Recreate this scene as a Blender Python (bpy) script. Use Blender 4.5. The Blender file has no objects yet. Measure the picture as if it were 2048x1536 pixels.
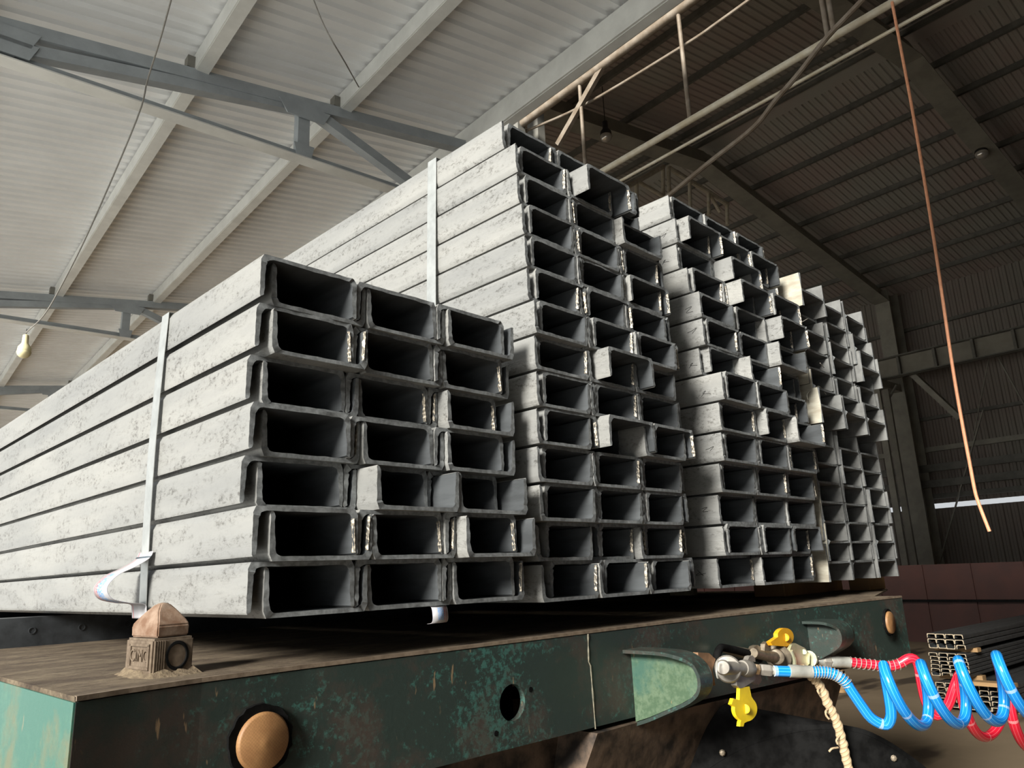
import bpy, bmesh, math, random
from mathutils import Vector, Matrix
random.seed(7)
S = bpy.context.scene
COL = S.collection
PI = math.pi
# ------------------------------------------------------------------ camera model (2048 x 1536)
F, CX, CY = 1500.0, 1024.0, 768.0
CAMZ = 1.47
def _ray(px, py): return Vector((px-CX, py-CY, F))
_X = _ray(2560, 1085).normalized()
_Y = _ray(-533, 1210); _Y = (_Y - _X*_X.dot(_Y)).normalized()
_Z = _X.cross(_Y)
if _Z.y > 0: _Z = -_Z
CAM = Vector((0, 0, CAMZ))
def wray(px, py):
    r = _ray(px, py); return Vector((_X.dot(r), _Y.dot(r), _Z.dot(r)))
AH = math.radians(5.2)                      # hall is turned a little against the trailer
HU = Vector((math.sin(AH), math.cos(AH), 0)); HV = Vector((math.cos(AH), -math.sin(AH), 0))
def at_y(px, py, y): d = wray(px, py); return CAM + d*(y/d.y)
def at_x(px, py, x): d = wray(px, py); return CAM + d*(x/d.x)
def at_z(px, py, z): d = wray(px, py); return CAM + d*((z-CAMZ)/d.z)
def at_d(px, py, dep): d = wray(px, py); return CAM + d*(dep/F)
def at_v(px, py, v): d = wray(px, py); return CAM + d*(v/d.dot(HV))
def at_u(px, py, u): d = wray(px, py); return CAM + d*(u/d.dot(HU))
def H(u, v, z): return HU*u + HV*v + Vector((0, 0, CAMZ+z))     # hall coordinates, z above the eye
def dep_of(w):
    w = w-CAM; return w.x*_X.z + w.y*_Y.z + w.z*_Z.z
cam_d = bpy.data.cameras.new('camera'); cam = bpy.data.objects.new('camera', cam_d); COL.objects.link(cam)
right = Vector((_X.x, _Y.x, _Z.x)); down = Vector((_X.y, _Y.y, _Z.y)); fwd = Vector((_X.z, _Y.z, _Z.z))
m = Matrix.Identity(4)
for i in range(3):
    m[i][0] = right[i]; m[i][1] = -down[i]; m[i][2] = -fwd[i]; m[i][3] = CAM[i]
cam.matrix_world = m
cam_d.sensor_fit = 'HORIZONTAL'; cam_d.sensor_width = 36; cam_d.lens = F/2048*36; cam_d.clip_start = 0.02; cam_d.clip_end = 400
S.camera = cam
# ------------------------------------------------------------------ materials
def mat(name): 
    m = bpy.data.materials.new(name); m.use_nodes = True
    nt = m.node_tree; b = nt.nodes['Principled BSDF']; return m, nt, b
def nd(nt, t, **k):
    n = nt.nodes.new(t)
    for a, v in k.items():
        if a.startswith('_'): n.inputs[a[1:].replace('_', ' ')].default_value = v
        else: setattr(n, a, v)
    return n
def lk(nt, a, b): nt.links.new(a, b)
def ramp(nt, src, stops):
    r = nt.nodes.new('ShaderNodeValToRGB'); e = r.color_ramp.elements
    while len(e) < len(stops): e.new(0.5)
    for el, (p, c) in zip(e, stops):
        el.position = p; el.color = (*c, 1) if len(c) == 3 else c
    lk(nt, src, r.inputs[0]); return r
def coords(nt, scale=(1, 1, 1), rnd=False):
    tc = nt.nodes.new('ShaderNodeTexCoord'); mp = nt.nodes.new('ShaderNodeMapping'); mp.inputs['Scale'].default_value = scale
    lk(nt, tc.outputs['Object'], mp.inputs['Vector'])
    if rnd:
        oi = nt.nodes.new('ShaderNodeObjectInfo'); mu = nt.nodes.new('ShaderNodeMath'); mu.operation = 'MULTIPLY'; mu.inputs[1].default_value = 37
        lk(nt, oi.outputs['Random'], mu.inputs[0]); lk(nt, mu.outputs[0], mp.inputs['Location'])
    return mp.outputs[0]
def noise(nt, vec, scale, detail=4, rough=.6):
    n = nt.nodes.new('ShaderNodeTexNoise'); n.inputs['Scale'].default_value = scale; n.inputs['Detail'].default_value = detail; n.inputs['Roughness'].default_value = rough
    lk(nt, vec, n.inputs['Vector']); return n.outputs[0]
def mixc(nt, fac, a, b, mode='MIX'):
    m = nt.nodes.new('ShaderNodeMix'); m.data_type = 'RGBA'; m.blend_type = mode
    if isinstance(fac, float): m.inputs[0].default_value = fac
    else: lk(nt, fac, m.inputs[0])
    for i, v in ((6, a), (7, b)):
        if isinstance(v, tuple): m.inputs[i].default_value = (*v, 1)
        else: lk(nt, v, m.inputs[i])
    return m.outputs[2]
def bump(nt, b, h, st=.3, dist=.002):
    n = nt.nodes.new('ShaderNodeBump'); n.inputs['Strength'].default_value = st; n.inputs['Distance'].default_value = dist
    lk(nt, h, n.inputs['Height']); lk(nt, n.outputs[0], b.inputs['Normal'])
def simple(name, col, rough=.5, metal=0., var=.15, scale=12, bst=.15, bdist=.002, col2=None, stretch=(1, 1, 1), rnd=False, spec=.5):
    m, nt, b = mat(name)
    v = coords(nt, stretch, rnd); n = noise(nt, v, scale, 5)
    c2 = col2 or tuple(min(1, c*(1+var)) for c in col)
    c1 = col if col2 else tuple(c*(1-var) for c in col)
    r = ramp(nt, n, [(.38, c1), (.62, c2)])
    lk(nt, r.outputs[0], b.inputs['Base Color'])
    b.inputs['Roughness'].default_value = rough; b.inputs['Metallic'].default_value = metal; b.inputs['Specular IOR Level'].default_value = spec
    if bst: bump(nt, b, n, bst, bdist)
    return m
M = {}
def make_steel():
    m, nt, b = mat('mill_scale_steel')
    v = coords(nt, (1, 1, 1), True); vs = coords(nt, (1, .12, 1), True)
    n1 = noise(nt, vs, 9, 5); n2 = noise(nt, coords(nt, (1, .6, 1), True), 120, 8, .8); n3 = noise(nt, coords(nt, (1, .22, 1), True), 34, 5)
    base = ramp(nt, n1, [(.25, (.21, .215, .213)), (.5, (.275, .277, .267)), (.68, (.33, .328, .31))]).outputs[0]
    crust = ramp(nt, n2, [(.38, (.22, .20, .18)), (.50, (1, 1, 1))]).outputs[0]
    msk = ramp(nt, n3, [(.45, (.12, .12, .12)), (.58, (1, 1, 1))]).outputs[0]
    mf = nd(nt, 'ShaderNodeMath', operation='MULTIPLY'); mf.inputs[1].default_value = .75; lk(nt, msk, mf.inputs[0])
    col = mixc(nt, mf.outputs[0], base, crust, 'MULTIPLY')
    lk(nt, col, b.inputs['Base Color'])
    b.inputs['Roughness'].default_value = .42; b.inputs['Metallic'].default_value = .25
    add = nd(nt, 'ShaderNodeMath', operation='MULTIPLY'); lk(nt, n2, add.inputs[0]); lk(nt, msk, add.inputs[1])
    bump(nt, b, add.outputs[0], .6, .002)
    return m
M['steel'] = make_steel()
M['cut'] = simple('cut_steel_end', (.175, .185, .188), .55, .1, .28, 110, .3, .001, rnd=True)
M['inner'] = simple('shade_dark_mill_scale', (.056, .061, .065), .7, .0, .25, 25, .2, .001, stretch=(1, .2, 1), rnd=True, spec=.2)  # bluish mill scale, darkened further to paint shade inside the channels
M['burr'] = simple('burnt_cut_edge', (.30, .265, .21), .38, .35, .5, 200, .5, .002, rnd=True)
M['ibeam'] = simple('ibeam_steel', (.12, .122, .118), .55, .15, .3, 14, .2, .001, rnd=True)
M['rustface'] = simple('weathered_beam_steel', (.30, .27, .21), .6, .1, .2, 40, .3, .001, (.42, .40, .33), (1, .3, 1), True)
M['strap'] = simple('galvanised_band', (.62, .64, .62), .32, .75, .1, 30, .05)
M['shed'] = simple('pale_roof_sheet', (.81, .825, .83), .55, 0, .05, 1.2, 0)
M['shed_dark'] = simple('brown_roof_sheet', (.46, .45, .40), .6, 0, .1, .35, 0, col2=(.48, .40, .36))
M['wall'] = simple('brown_wall_sheet', (.28, .262, .225), .6, 0, .1, .3, 0, col2=(.29, .245, .215))
M['purlin'] = simple('grey_purlin', (.66, .67, .645), .5, .1, .08, 3, 0)
M['truss'] = simple('grey_painted_truss', (.34, .375, .40), .5, .1, .08, 5, 0)  # grey paint made lighter and bluer to stand in for haze
M['darksteel'] = simple('dark_painted_steel', (.17, .165, .145), .55, .1, .2, 3, 0)
M['rafter'] = simple('brown_grey_frame', (.36, .345, .29), .55, .1, .12, 2, 0)
M['pipe'] = simple('pale_rusty_pipe', (.50, .44, .32), .5, .1, .2, 8, 0, col2=(.62, .58, .48))
M['pipe_rust'] = simple('rusty_pipe', (.17, .13, .09), .6, .1, .2, 8, 0, col2=(.25, .21, .165))
M['crane'] = simple('olive_crane_girder', (.30, .28, .23), .55, .1, .1, 2, 0)
M['fence'] = simple('dark_red_panel', (.036, .0095, .006), .55, 0, .3, 2.5, .1, col2=(.050, .013, .008))
M['fencepost'] = simple('dull_post', (.22, .18, .13), .6, .1, .2, 6, 0)
M['wood'] = simple('timber', (.36, .22, .10), .7, 0, .25, 6, .3, .002, stretch=(1, .15, 1), rnd=True)
M['woodpale'] = simple('pale_timber', (.70, .62, .42), .7, 0, .15, 20, .2)
M['bar'] = simple('black_bearer', (.045, .05, .055), .5, .2, .3, 20, .2)
M['rubber'] = simple('black_rubber', (.007, .007, .007), .85, 0, .4, 30, .3, spec=.05)
M['alu'] = simple('cast_aluminium', (.27, .25, .22), .5, .25, .12, 60, .3, .0008)
M['alu_dark'] = simple('grimy_cast_metal', (.20, .165, .12), .45, .5, .3, 60, .3, .0008)
M['zinc'] = simple('yellow_zinc', (.56, .58, .36), .35, .5, .15, 60, .2, .0006, col2=(.66, .62, .46))
M['brass'] = simple('brass_nut', (.60, .45, .30), .35, .7, .15, 60, .2)
M['ferrule'] = simple('crimped_ferrule', (.66, .66, .60), .35, .6, .08, 80, .1)
M['yellow'] = simple('yellow_plastic', (.95, .68, .015), .4, 0, .06, 30, .05)
M['amber'] = simple('amber_plastic', (.80, .40, .015), .4, 0, .1, 30, .05)
M['orange'] = simple('rusty_bracket', (.27, .15, .08), .65, .1, .3, 30, .3)
M['copper'] = simple('copper_cable', (.78, .36, .20), .5, .1, .08, 30, 0)
M['cast'] = simple('rusted_casting', (.15, .08, .045), .65, .1, .35, 28, .5, .003, col2=(.27, .19, .135))
M['castdust'] = simple('dusty_casting', (.10, .072, .048), .75, .1, .3, 55, .4, .0015, col2=(.165, .125, .088))
M['mud'] = simple('dried_mud', (.11, .08, .05), .9, 0, .2, 70, .8, .004, col2=(.19, .145, .09))
M['weld'] = simple('weld_metal', (.10, .095, .07), .6, .1, .3, 90, .3, .001, col2=(.20, .18, .13))
M['lampbody'] = simple('lamp_housing', (.03, .03, .03), .5, .2, .2, 10, 0)
M['cream'] = simple('cream_lamp', (.78, .70, .42), .4, 0, .05, 10, 0)
M['wire'] = simple('steel_wire', (.45, .43, .38), .4, .5, .1, 30, 0)
M['cord'] = simple('dull_cord', (.25, .24, .22), .7, 0, .1, 30, 0)
M['underframe'] = simple('oily_brown_steel', (.012, .009, .007), .6, .05, .5, 16, .5, .004, col2=(.12, .082, .056))
M['yard'] = simple('pale_yard_concrete', (.80, .80, .78), .9, 0, .08, .4, 0)
def glass_bulb():
    m, nt, b = mat('bulb_glass'); b.inputs['Base Color'].default_value = (.75, .72, .66, 1); b.inputs['Roughness'].default_value = .15; b.inputs['Metallic'].default_value = .6; return m
M['bulb'] = glass_bulb()
def paint(name, dark, teal, rust, lo, hi):
    m, nt, b = mat(name)
    v = coords(nt); n1 = noise(nt, v, 3.0, 4, .6); n2 = noise(nt, v, 85, 8, .75); n3 = noise(nt, v, 6, 8, .7); n4 = noise(nt, coords(nt, (1, 1, .25)), 60, 3)
    f1 = nd(nt, 'ShaderNodeMath', operation='MULTIPLY'); lk(nt, n1, f1.inputs[0]); lk(nt, n2, f1.inputs[1])
    t = ramp(nt, f1.outputs[0], [(lo, (0, 0, 0)), (hi, (1, 1, 1))]).outputs[0]
    c = mixc(nt, t, dark, teal)
    r = ramp(nt, n3, [(.50, (0, 0, 0)), (.62, (.8, .8, .8))]).outputs[0]
    c = mixc(nt, r, c, rust)
    s = ramp(nt, n4, [(.69, (0, 0, 0)), (.73, (.6, .6, .6))]).outputs[0]
    c = mixc(nt, s, c, (.30, .20, .11))
    lk(nt, c, b.inputs['Base Color']); b.inputs['Roughness'].default_value = .42
    bump(nt, b, n2, .4, .0012)
    return m
M['green'] = paint('worn_dark_green_paint', (.024, .036, .031), (.040, .112, .094), (.054, .040, .033), .285, .335)
M['green_side'] = paint('faded_turquoise_paint', (.028, .115, .088), (.07, .185, .125), (.11, .115, .06), .2, .4)
M['green_pocket'] = paint('light_green_paint', (.055, .095, .055), (.095, .14, .088), (.03, .085, .068), .22, .30)
def deckm():
    m, nt, b = mat('dusty_rusty_deck')
    v = coords(nt, (.45, 1, 1)); n1 = noise(nt, v, 14, 10, .75); n2 = noise(nt, v, 130, 6, .7)
    c = ramp(nt, n1, [(.36, (.06, .038, .022)), (.5, (.125, .092, .058)), (.62, (.19, .148, .095))]).outputs[0]
    d = ramp(nt, n2, [(.40, (.45, .4, .36)), (.52, (1, 1, 1))]).outputs[0]
    lk(nt, mixc(nt, .7, c, d, 'MULTIPLY'), b.inputs['Base Color']); b.inputs['Roughness'].default_value = .85
    bump(nt, b, n1, .9, .010); return m
M['deck'] = deckm()
def floorm():
    m, nt, b = mat('dusty_concrete_floor')
    v = coords(nt); n1 = noise(nt, v, .8, 6, .6); n2 = noise(nt, v, 14, 6, .7)
    c = ramp(nt, n1, [(.3, (.155, .112, .068)), (.7, (.225, .17, .108))]).outputs[0]
    st = ramp(nt, noise(nt, coords(nt, (.6, 1.6, 1)), .9, 3, .5), [(.60, (1, 1, 1)), (.66, (.25, .22, .2))]).outputs[0]
    c = mixc(nt, 1.0, c, st, 'MULTIPLY')
    lk(nt, c, b.inputs['Base Color']); b.inputs['Roughness'].default_value = .8
    bump(nt, b, n2, .2, .004); return m
M['floor'] = floorm()
def reflectorm():
    m, nt, b = mat('amber_reflector')
    v = coords(nt)
    w = nd(nt, 'ShaderNodeTexChecker'); w.inputs['Scale'].default_value = 420; lk(nt, v, w.inputs['Vector'])
    n = noise(nt, v, 40, 4)
    c = ramp(nt, n, [(.3, (.235, .115, .045)), (.7, (.32, .17, .068))]).outputs[0]
    c = mixc(nt, .12, c, w.outputs['Color'], 'OVERLAY')
    lk(nt, c, b.inputs['Base Color']); b.inputs['Roughness'].default_value = .55; bump(nt, b, w.outputs['Fac'], .3, .0006); return m
M['reflector'] = reflectorm()
def hosem(name, c1, c2, c3):
    m, nt, b = mat(name)
    uv = nt.nodes.new('ShaderNodeUVMap'); sp = nt.nodes.new('ShaderNodeSeparateXYZ'); lk(nt, uv.outputs[0], sp.inputs[0])
    def stripes(out, fr, thr):
        a = nd(nt, 'ShaderNodeMath', operation='MULTIPLY'); a.inputs[1].default_value = fr; lk(nt, out, a.inputs[0])
        f = nd(nt, 'ShaderNodeMath', operation='FRACT'); lk(nt, a.outputs[0], f.inputs[0])
        g = nd(nt, 'ShaderNodeMath', operation='LESS_THAN'); g.inputs[1].default_value = thr; lk(nt, f.outputs[0], g.inputs[0]); return g.outputs[0]
    s1 = stripes(sp.outputs[0], 10, .13)
    c = mixc(nt, s1, c1, c2)
    s2 = stripes(sp.outputs[1], 7.5, .05); s3 = stripes(sp.outputs[0], 40, .35)
    mu = nd(nt, 'ShaderNodeMath', operation='MULTIPLY'); lk(nt, s2, mu.inputs[0]); lk(nt, s3, mu.inputs[1])
    c = mixc(nt, mu.outputs[0], c, c3)
    lk(nt, c, b.inputs['Base Color']); b.inputs['Roughness'].default_value = .22; b.inputs['Specular IOR Level'].default_value = .7
    return m
M['blue'] = hosem('blue_braided_hose', (.008, .22, .66), (.10, .50, .85), (.75, .85, .9))
M['red'] = hosem('red_braided_hose', (.62, .012, .035), (.80, .12, .16), (.9, .6, .6))
def ropem():
    m, nt, b = mat('frayed_jute')
    uv = nt.nodes.new('ShaderNodeUVMap'); sp = nt.nodes.new('ShaderNodeSeparateXYZ'); lk(nt, uv.outputs[0], sp.inputs[0])
    a = nd(nt, 'ShaderNodeMath', operation='MULTIPLY_ADD'); lk(nt, sp.outputs[1], a.inputs[0]); a.inputs[1].default_value = 35; lk(nt, sp.outputs[0], a.inputs[2])
    f = nd(nt, 'ShaderNodeMath', operation='MULTIPLY'); f.inputs[1].default_value = 3; lk(nt, a.outputs[0], f.inputs[0])
    g = nd(nt, 'ShaderNodeMath', operation='FRACT'); lk(nt, f.outputs[0], g.inputs[0])
    c = ramp(nt, g.outputs[0], [(0, (.20, .13, .07)), (.25, (.45, .33, .20)), (.9, (.56, .43, .27))]).outputs[0]
    lk(nt, c, b.inputs['Base Color']); b.inputs['Roughness'].default_value = .9
    bump(nt, b, g.outputs[0], .5, .003); return m
M['rope'] = ropem()
def tagm():
    m, nt, b = mat('printed_tag')
    uv = nt.nodes.new('ShaderNodeUVMap')
    mp = nt.nodes.new('ShaderNodeMapping'); mp.inputs['Scale'].default_value = (9, 24, 1); lk(nt, uv.outputs[0], mp.inputs[0])
    n = nt.nodes.new('ShaderNodeTexNoise'); n.inputs['Scale'].default_value = 2.2; n.inputs['Detail'].default_value = 3; lk(nt, mp.outputs[0], n.inputs[0])
    sp = nt.nodes.new('ShaderNodeSeparateXYZ'); lk(nt, uv.outputs[0], sp.inputs[0])
    inside = ramp(nt, sp.outputs[0], [(.33, (0, 0, 0)), (.36, (1, 1, 1)), (.80, (1, 1, 1)), (.83, (0, 0, 0))]).outputs[0]
    yin = ramp(nt, sp.outputs[1], [(.30, (0, 0, 0)), (.32, (1, 1, 1)), (.66, (1, 1, 1)), (.68, (0, 0, 0))]).outputs[0]
    th = nd(nt, 'ShaderNodeMath', operation='GREATER_THAN'); th.inputs[1].default_value = .50; lk(nt, n.outputs[0], th.inputs[0])
    mu = nd(nt, 'ShaderNodeMath', operation='MULTIPLY'); lk(nt, inside, mu.inputs[0]); lk(nt, th.outputs[0], mu.inputs[1])
    mu2 = nd(nt, 'ShaderNodeMath', operation='MULTIPLY'); lk(nt, mu.outputs[0], mu2.inputs[0]); lk(nt, yin, mu2.inputs[1])
    ink = ramp(nt, sp.outputs[0], [(.5, (.10, .28, .60)), (.72, (.10, .28, .60)), (.74, (.6, .12, .12))]).outputs[0]
    edge = ramp(nt, sp.outputs[0], [(.87, (0, 0, 0)), (.88, (1, 1, 1)), (.905, (1, 1, 1)), (.915, (0, 0, 0))]).outputs[0]
    bar = ramp(nt, sp.outputs[1], [(.07, (0, 0, 0)), (.075, (1, 1, 1)), (.10, (1, 1, 1)), (.105, (0, 0, 0))]).outputs[0]
    c = mixc(nt, mu2.outputs[0], (.42, .42, .44), ink); c = mixc(nt, edge, c, (.55, .12, .12)); c = mixc(nt, bar, c, (.05, .07, .09))
    lk(nt, c, b.inputs['Base Color']); b.inputs['Roughness'].default_value = .45; return m
M['tag'] = tagm()
# ------------------------------------------------------------------ object helpers
def link(name, me, mats, parent=None):
    o = bpy.data.objects.new(name, me); COL.objects.link(o)
    for x in (mats if isinstance(mats, (list, tuple)) else [mats]):
        if me.materials.find(x.name) < 0: me.materials.append(x)
    if parent: o.parent = parent
    return o
def tag(o, label, cat, group=None):
    o['label'] = label; o['category'] = cat
    if group: o['group'] = group
    return o
def empty(name, loc, label, cat, group=None):
    o = bpy.data.objects.new(name, None); o.location = loc; COL.objects.link(o); o.empty_display_size = .05
    return tag(o, label, cat, group)
def structure(o): o['kind'] = 'structure'; return o
def mesh(bm, name, smooth=False, recalc=True):
    if recalc: bmesh.ops.recalc_face_normals(bm, faces=bm.faces)
    me = bpy.data.meshes.new(name); bm.to_mesh(me); bm.free()
    if smooth:
        me.polygons.foreach_set('use_smooth', [True]*len(me.polygons))
    return me
def shift(me, off):
    for v in me.vertices: v.co -= off
def part(name, bm, m, parent=None, smooth=False):
    me = mesh(bm, name, smooth)
    if smooth:
        try: me.set_sharp_from_angle(angle=math.radians(40))
        except Exception: pass
    if parent: shift(me, parent.matrix_basis.translation if parent.parent is None else Vector())
    return link(name, me, m, parent)
def solo(name, bm, m, label, cat, group=None, smooth=False):
    """a thing that is one mesh: its origin goes to its lowest middle point"""
    me = mesh(bm, name, smooth)
    if smooth:
        try: me.set_sharp_from_angle(angle=math.radians(40))
        except Exception: pass
    xs = [v.co for v in me.vertices]
    c = Vector(((min(p.x for p in xs)+max(p.x for p in xs))/2, (min(p.y for p in xs)+max(p.y for p in xs))/2, min(p.z for p in xs)))
    shift(me, c); o = link(name, me, m); o.location = c
    return tag(o, label, cat, group)
def hexa(bm, pts):
    """box from 8 points: 4 bottom, 4 top in the same order"""
    v = [bm.verts.new(p) for p in pts]
    for f in ((0, 1, 2, 3), (7, 6, 5, 4), (0, 4, 5, 1), (1, 5, 6, 2), (2, 6, 7, 3), (3, 7, 4, 0)): bm.faces.new([v[i] for i in f])
    return v
def box(bm, a, b, fr=None):
    (x0, y0, z0), (x1, y1, z1) = a, b
    p = [(x0, y0, z0), (x1, y0, z0), (x1, y1, z0), (x0, y1, z0), (x0, y0, z1), (x1, y0, z1), (x1, y1, z1), (x0, y1, z1)]
    if fr: p = [fr(*q) for q in p]
    return hexa(bm, p)
def bar(bm, p, q, w, h, up=Vector((0, 0, 1))):
    p, q = Vector(p), Vector(q); d = (q-p).normalized(); s = d.cross(up).normalized(); u = s.cross(d).normalized()
    s *= w/2; u *= h/2
    return hexa(bm, [p-s-u, p+s-u, p+s+u, p-s+u, q-s-u, q+s-u, q+s+u, q-s+u])
def frame_of(d):
    d = d.normalized(); a = Vector((0, 0, 1)) if abs(d.z) < .9 else Vector((1, 0, 0))
    s = d.cross(a).normalized(); return s, s.cross(d).normalized()
def catmull(P, n=8):
    P = [Vector(p) for p in P]; out = []
    Q = [P[0]*2-P[1]]+P+[P[-1]*2-P[-2]]
    for i in range(1, len(Q)-2):
        a, b, c, d = Q[i-1:i+3]
        for k in range(n):
            t = k/n
            out.append(.5*((2*b)+(c-a)*t+(2*a-5*b+4*c-d)*t*t+(3*b-a-3*c+d)*t**3))
    out.append(P[-1]); return out
def tube(bm, pts, r, n=10, cap=True):
    pts = [Vector(p) for p in pts]; uvl = bm.loops.layers.uv.verify()
    T = [(pts[min(i+1, len(pts)-1)]-pts[max(i-1, 0)]).normalized() for i in range(len(pts))]
    s, u = frame_of(T[0]); rings = []; L = 0; Ls = []
    for i, p in enumerate(pts):
        if i:
            ax = T[i-1].cross(T[i])
            if ax.length > 1e-7:
                R = Matrix.Rotation(T[i-1].angle(T[i]), 3, ax.normalized()); s = R @ s; u = R @ u
            L += (p-pts[i-1]).length
        rr = r[i] if isinstance(r, (list, tuple)) else r
        rings.append([bm.verts.new(p+(s*math.cos(2*PI*k/n)+u*math.sin(2*PI*k/n))*rr) for k in range(n)]); Ls.append(L)
    for i in range(len(rings)-1):
        for k in range(n):
            f = bm.faces.new((rings[i][k], rings[i][(k+1) % n], rings[i+1][(k+1) % n], rings[i+1][k])); f.smooth = True
            for lp, (a, b) in zip(f.loops, ((k, i), (k+1, i), (k+1, i+1), (k, i+1))): lp[uvl].uv = (a/n, Ls[b])
    if cap:
        bm.faces.new(rings[0][::-1]); bm.faces.new(rings[-1])
def cyl(bm, p, q, r, n=16, r2=None):
    tube(bm, [p, q], [r, r if r2 is None else r2], n)
def lathe(bm, o, d, prof, n=20):
    """prof: (distance along d, radius)"""
    o = Vector(o); d = Vector(d).normalized(); s, u = frame_of(d); rings = []
    for t, r in prof: rings.append([bm.verts.new(o+d*t+(s*math.cos(2*PI*k/n)+u*math.sin(2*PI*k/n))*max(r, 1e-4)) for k in range(n)])
    for i in range(len(rings)-1):
        for k in range(n): bm.faces.new((rings[i][k], rings[i][(k+1) % n], rings[i+1][(k+1) % n], rings[i+1][k]))
    bm.faces.new(rings[0][::-1]); bm.faces.new(rings[-1])
def prism(bm, loop, d):
    """closed loop of points extruded by vector d"""
    d = Vector(d); a = [bm.verts.new(Vector(p)) for p in loop]; b = [bm.verts.new(Vector(p)+d) for p in loop]; n = len(a)
    bm.faces.new(a[::-1]); bm.faces.new(b)
    for i in range(n): bm.faces.new((a[i], a[(i+1) % n], b[(i+1) % n], b[i]))
def B(): return bmesh.new()
ORD = ['first', 'second', 'third', 'fourth', 'fifth', 'sixth', 'seventh', 'eighth', 'ninth', 'tenth', 'eleventh', 'twelfth', 'thirteenth', 'fourteenth', 'fifteenth', 'sixteenth', 'seventeenth', 'eighteenth']
# ------------------------------------------------------------------ steel channels
K = 1.05
def channel_mesh(name, W, Hh, tw, t0, t1, L, seed, flip):
    """U channel, web down (flip: web up). Front cut at y=0, runs to y=L."""
    rg = random.Random(seed); st = []
    r = .011
    ti = lambda z: t0+(t1-t0)*(z-tw)/(Hh-tw)
    zs = [Hh, Hh-.003]+[Hh-(Hh-tw-r)*k/7 for k in range(1, 8)]
    for k, z in enumerate(zs):
        x1 = ti(z)*(.55 if k == 0 else 1)
        st.append(((ti(z)*.2 if k == 0 else 0, z), (x1, z-(0.0012 if k == 0 else 0))))
    cx, cz = ti(tw+r)+r, tw+r
    for k in range(1, 5):
        a = PI+PI/2*k/5
        st.append(((0, (tw+r)*(1-k/5)*.9), (cx+r*math.cos(a), cz+r*math.sin(a))) if k < 3 else (((k-2)*.005*1.0, 0), (cx+r*math.cos(a), cz+r*math.sin(a))))
    half = st[:]
    nx = 9; xa = cx
    mid = [((xa+(W-2*xa)*k/nx, 0), (xa+(W-2*xa)*k/nx, tw)) for k in range(nx+1)]
    st = half+mid+[((W-o[0], o[1]), (W-i[0], i[1])) for o, i in half[::-1]]
    if flip: st = [((o[0], Hh-o[1]), (i[0], Hh-i[1])) for o, i in st]
    bm = B(); rings = []
    ys = [0, .006, .05, L/3, L]
    jw = [rg.gauss(0, .0006) for _ in st]
    jit = [(j+rg.gauss(0, .0002), j+rg.gauss(0, .0006)) for j in jw]
    wob = [(rg.gauss(0, .00035), rg.gauss(0, .0003)) for _ in st]
    for q, y in enumerate(ys):
        O = []; I = []
        for (o, i), (a, b), (w1, w2) in zip(st, jit, wob):
            ya = y+(a if q == 0 else 0); yb = y+(b if q == 0 else 0); kx = w1 if q == 0 else 0; kz = w2 if q == 0 else 0
            O.append(bm.verts.new((o[0], ya, o[1]))); I.append(bm.verts.new((i[0]+kx, yb, i[1]+kz)))
        rings.append((O, I))
    n = len(st)
    for q in range(len(ys)-1):
        O, I = rings[q]; O2, I2 = rings[q+1]
        for k in range(n-1):
            for a, b, c, d in ((O[k], O[k+1], O2[k+1], O2[k]), (I[k+1], I[k], I2[k], I2[k+1])):
                f = bm.faces.new((a, b, c, d)); f.smooth = True
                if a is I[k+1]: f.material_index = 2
        for k in (0, n-1): bm.faces.new((O[k], I[k], I2[k], O2[k]))
    for q in (0, len(ys)-1):
        O, I = rings[q]
        for k in range(n-1):
            f = bm.faces.new((O[k], O[k+1], I[k+1], I[k])); f.material_index = 1
    me = mesh(bm, name)
    try: me.set_sharp_from_angle(angle=math.radians(35))
    except Exception: pass
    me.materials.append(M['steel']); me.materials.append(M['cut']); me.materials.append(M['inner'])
    return me
def burr_mesh(name, W, Hh, tw, t0, t1, seed, flip):
    """ragged flame-cut edge along the inner face of the right flange"""
    rg = random.Random(seed); bm = B(); n = 14; A = []; Bv = []; C = []
    for k in range(n+1):
        z = tw+.008+(Hh-tw-.012)*k/n; ti = t0+(t1-t0)*(z-tw)/(Hh-tw)
        w = .0006+.0036*rg.random()**4; d = .001+.007*rg.random()**3; zz = Hh-z if flip else z
        A.append(bm.verts.new((W-ti+.001, -.001-.002*rg.random(), zz))); Bv.append(bm.verts.new((W-ti-w*.6, .001+.003*rg.random(), zz))); C.append(bm.verts.new((W-ti+.0012, .004+d, zz)))
    for k in range(n):
        for P, Q in ((A, Bv), (Bv, C), (C, A)): bm.faces.new((P[k], P[k+1], Q[k+1], Q[k]))
    bm.faces.new((A[0], Bv[0], C[0])); bm.faces.new((A[n], Bv[n], C[n]))
    me = mesh(bm, name); me.materials.append(M['burr']); return me
SEC = {}
def section(key, W, row, L=6.0):
    tw = .0068; Hc = row-tw-.0004
    SEC[key] = dict(W=W, tw=tw, H=Hc, row=row,
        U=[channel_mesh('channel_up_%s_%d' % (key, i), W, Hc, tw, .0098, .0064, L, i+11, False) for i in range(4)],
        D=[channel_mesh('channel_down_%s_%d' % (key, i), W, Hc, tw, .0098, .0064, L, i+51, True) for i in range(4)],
        bU=[burr_mesh('burr_up_%s_%d' % (key, i), W, Hc, tw, .0098, .0064, i+81, False) for i in range(3)],
        bD=[burr_mesh('burr_down_%s_%d' % (key, i), W, Hc, tw, .0098, .0064, i+91, True) for i in range(3)])
section('a', .1690*K-.0022, .0748*K)
section('b', .1880*K-.0022, .0791*K)
COLN = ['left', 'middle', 'right']
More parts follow.
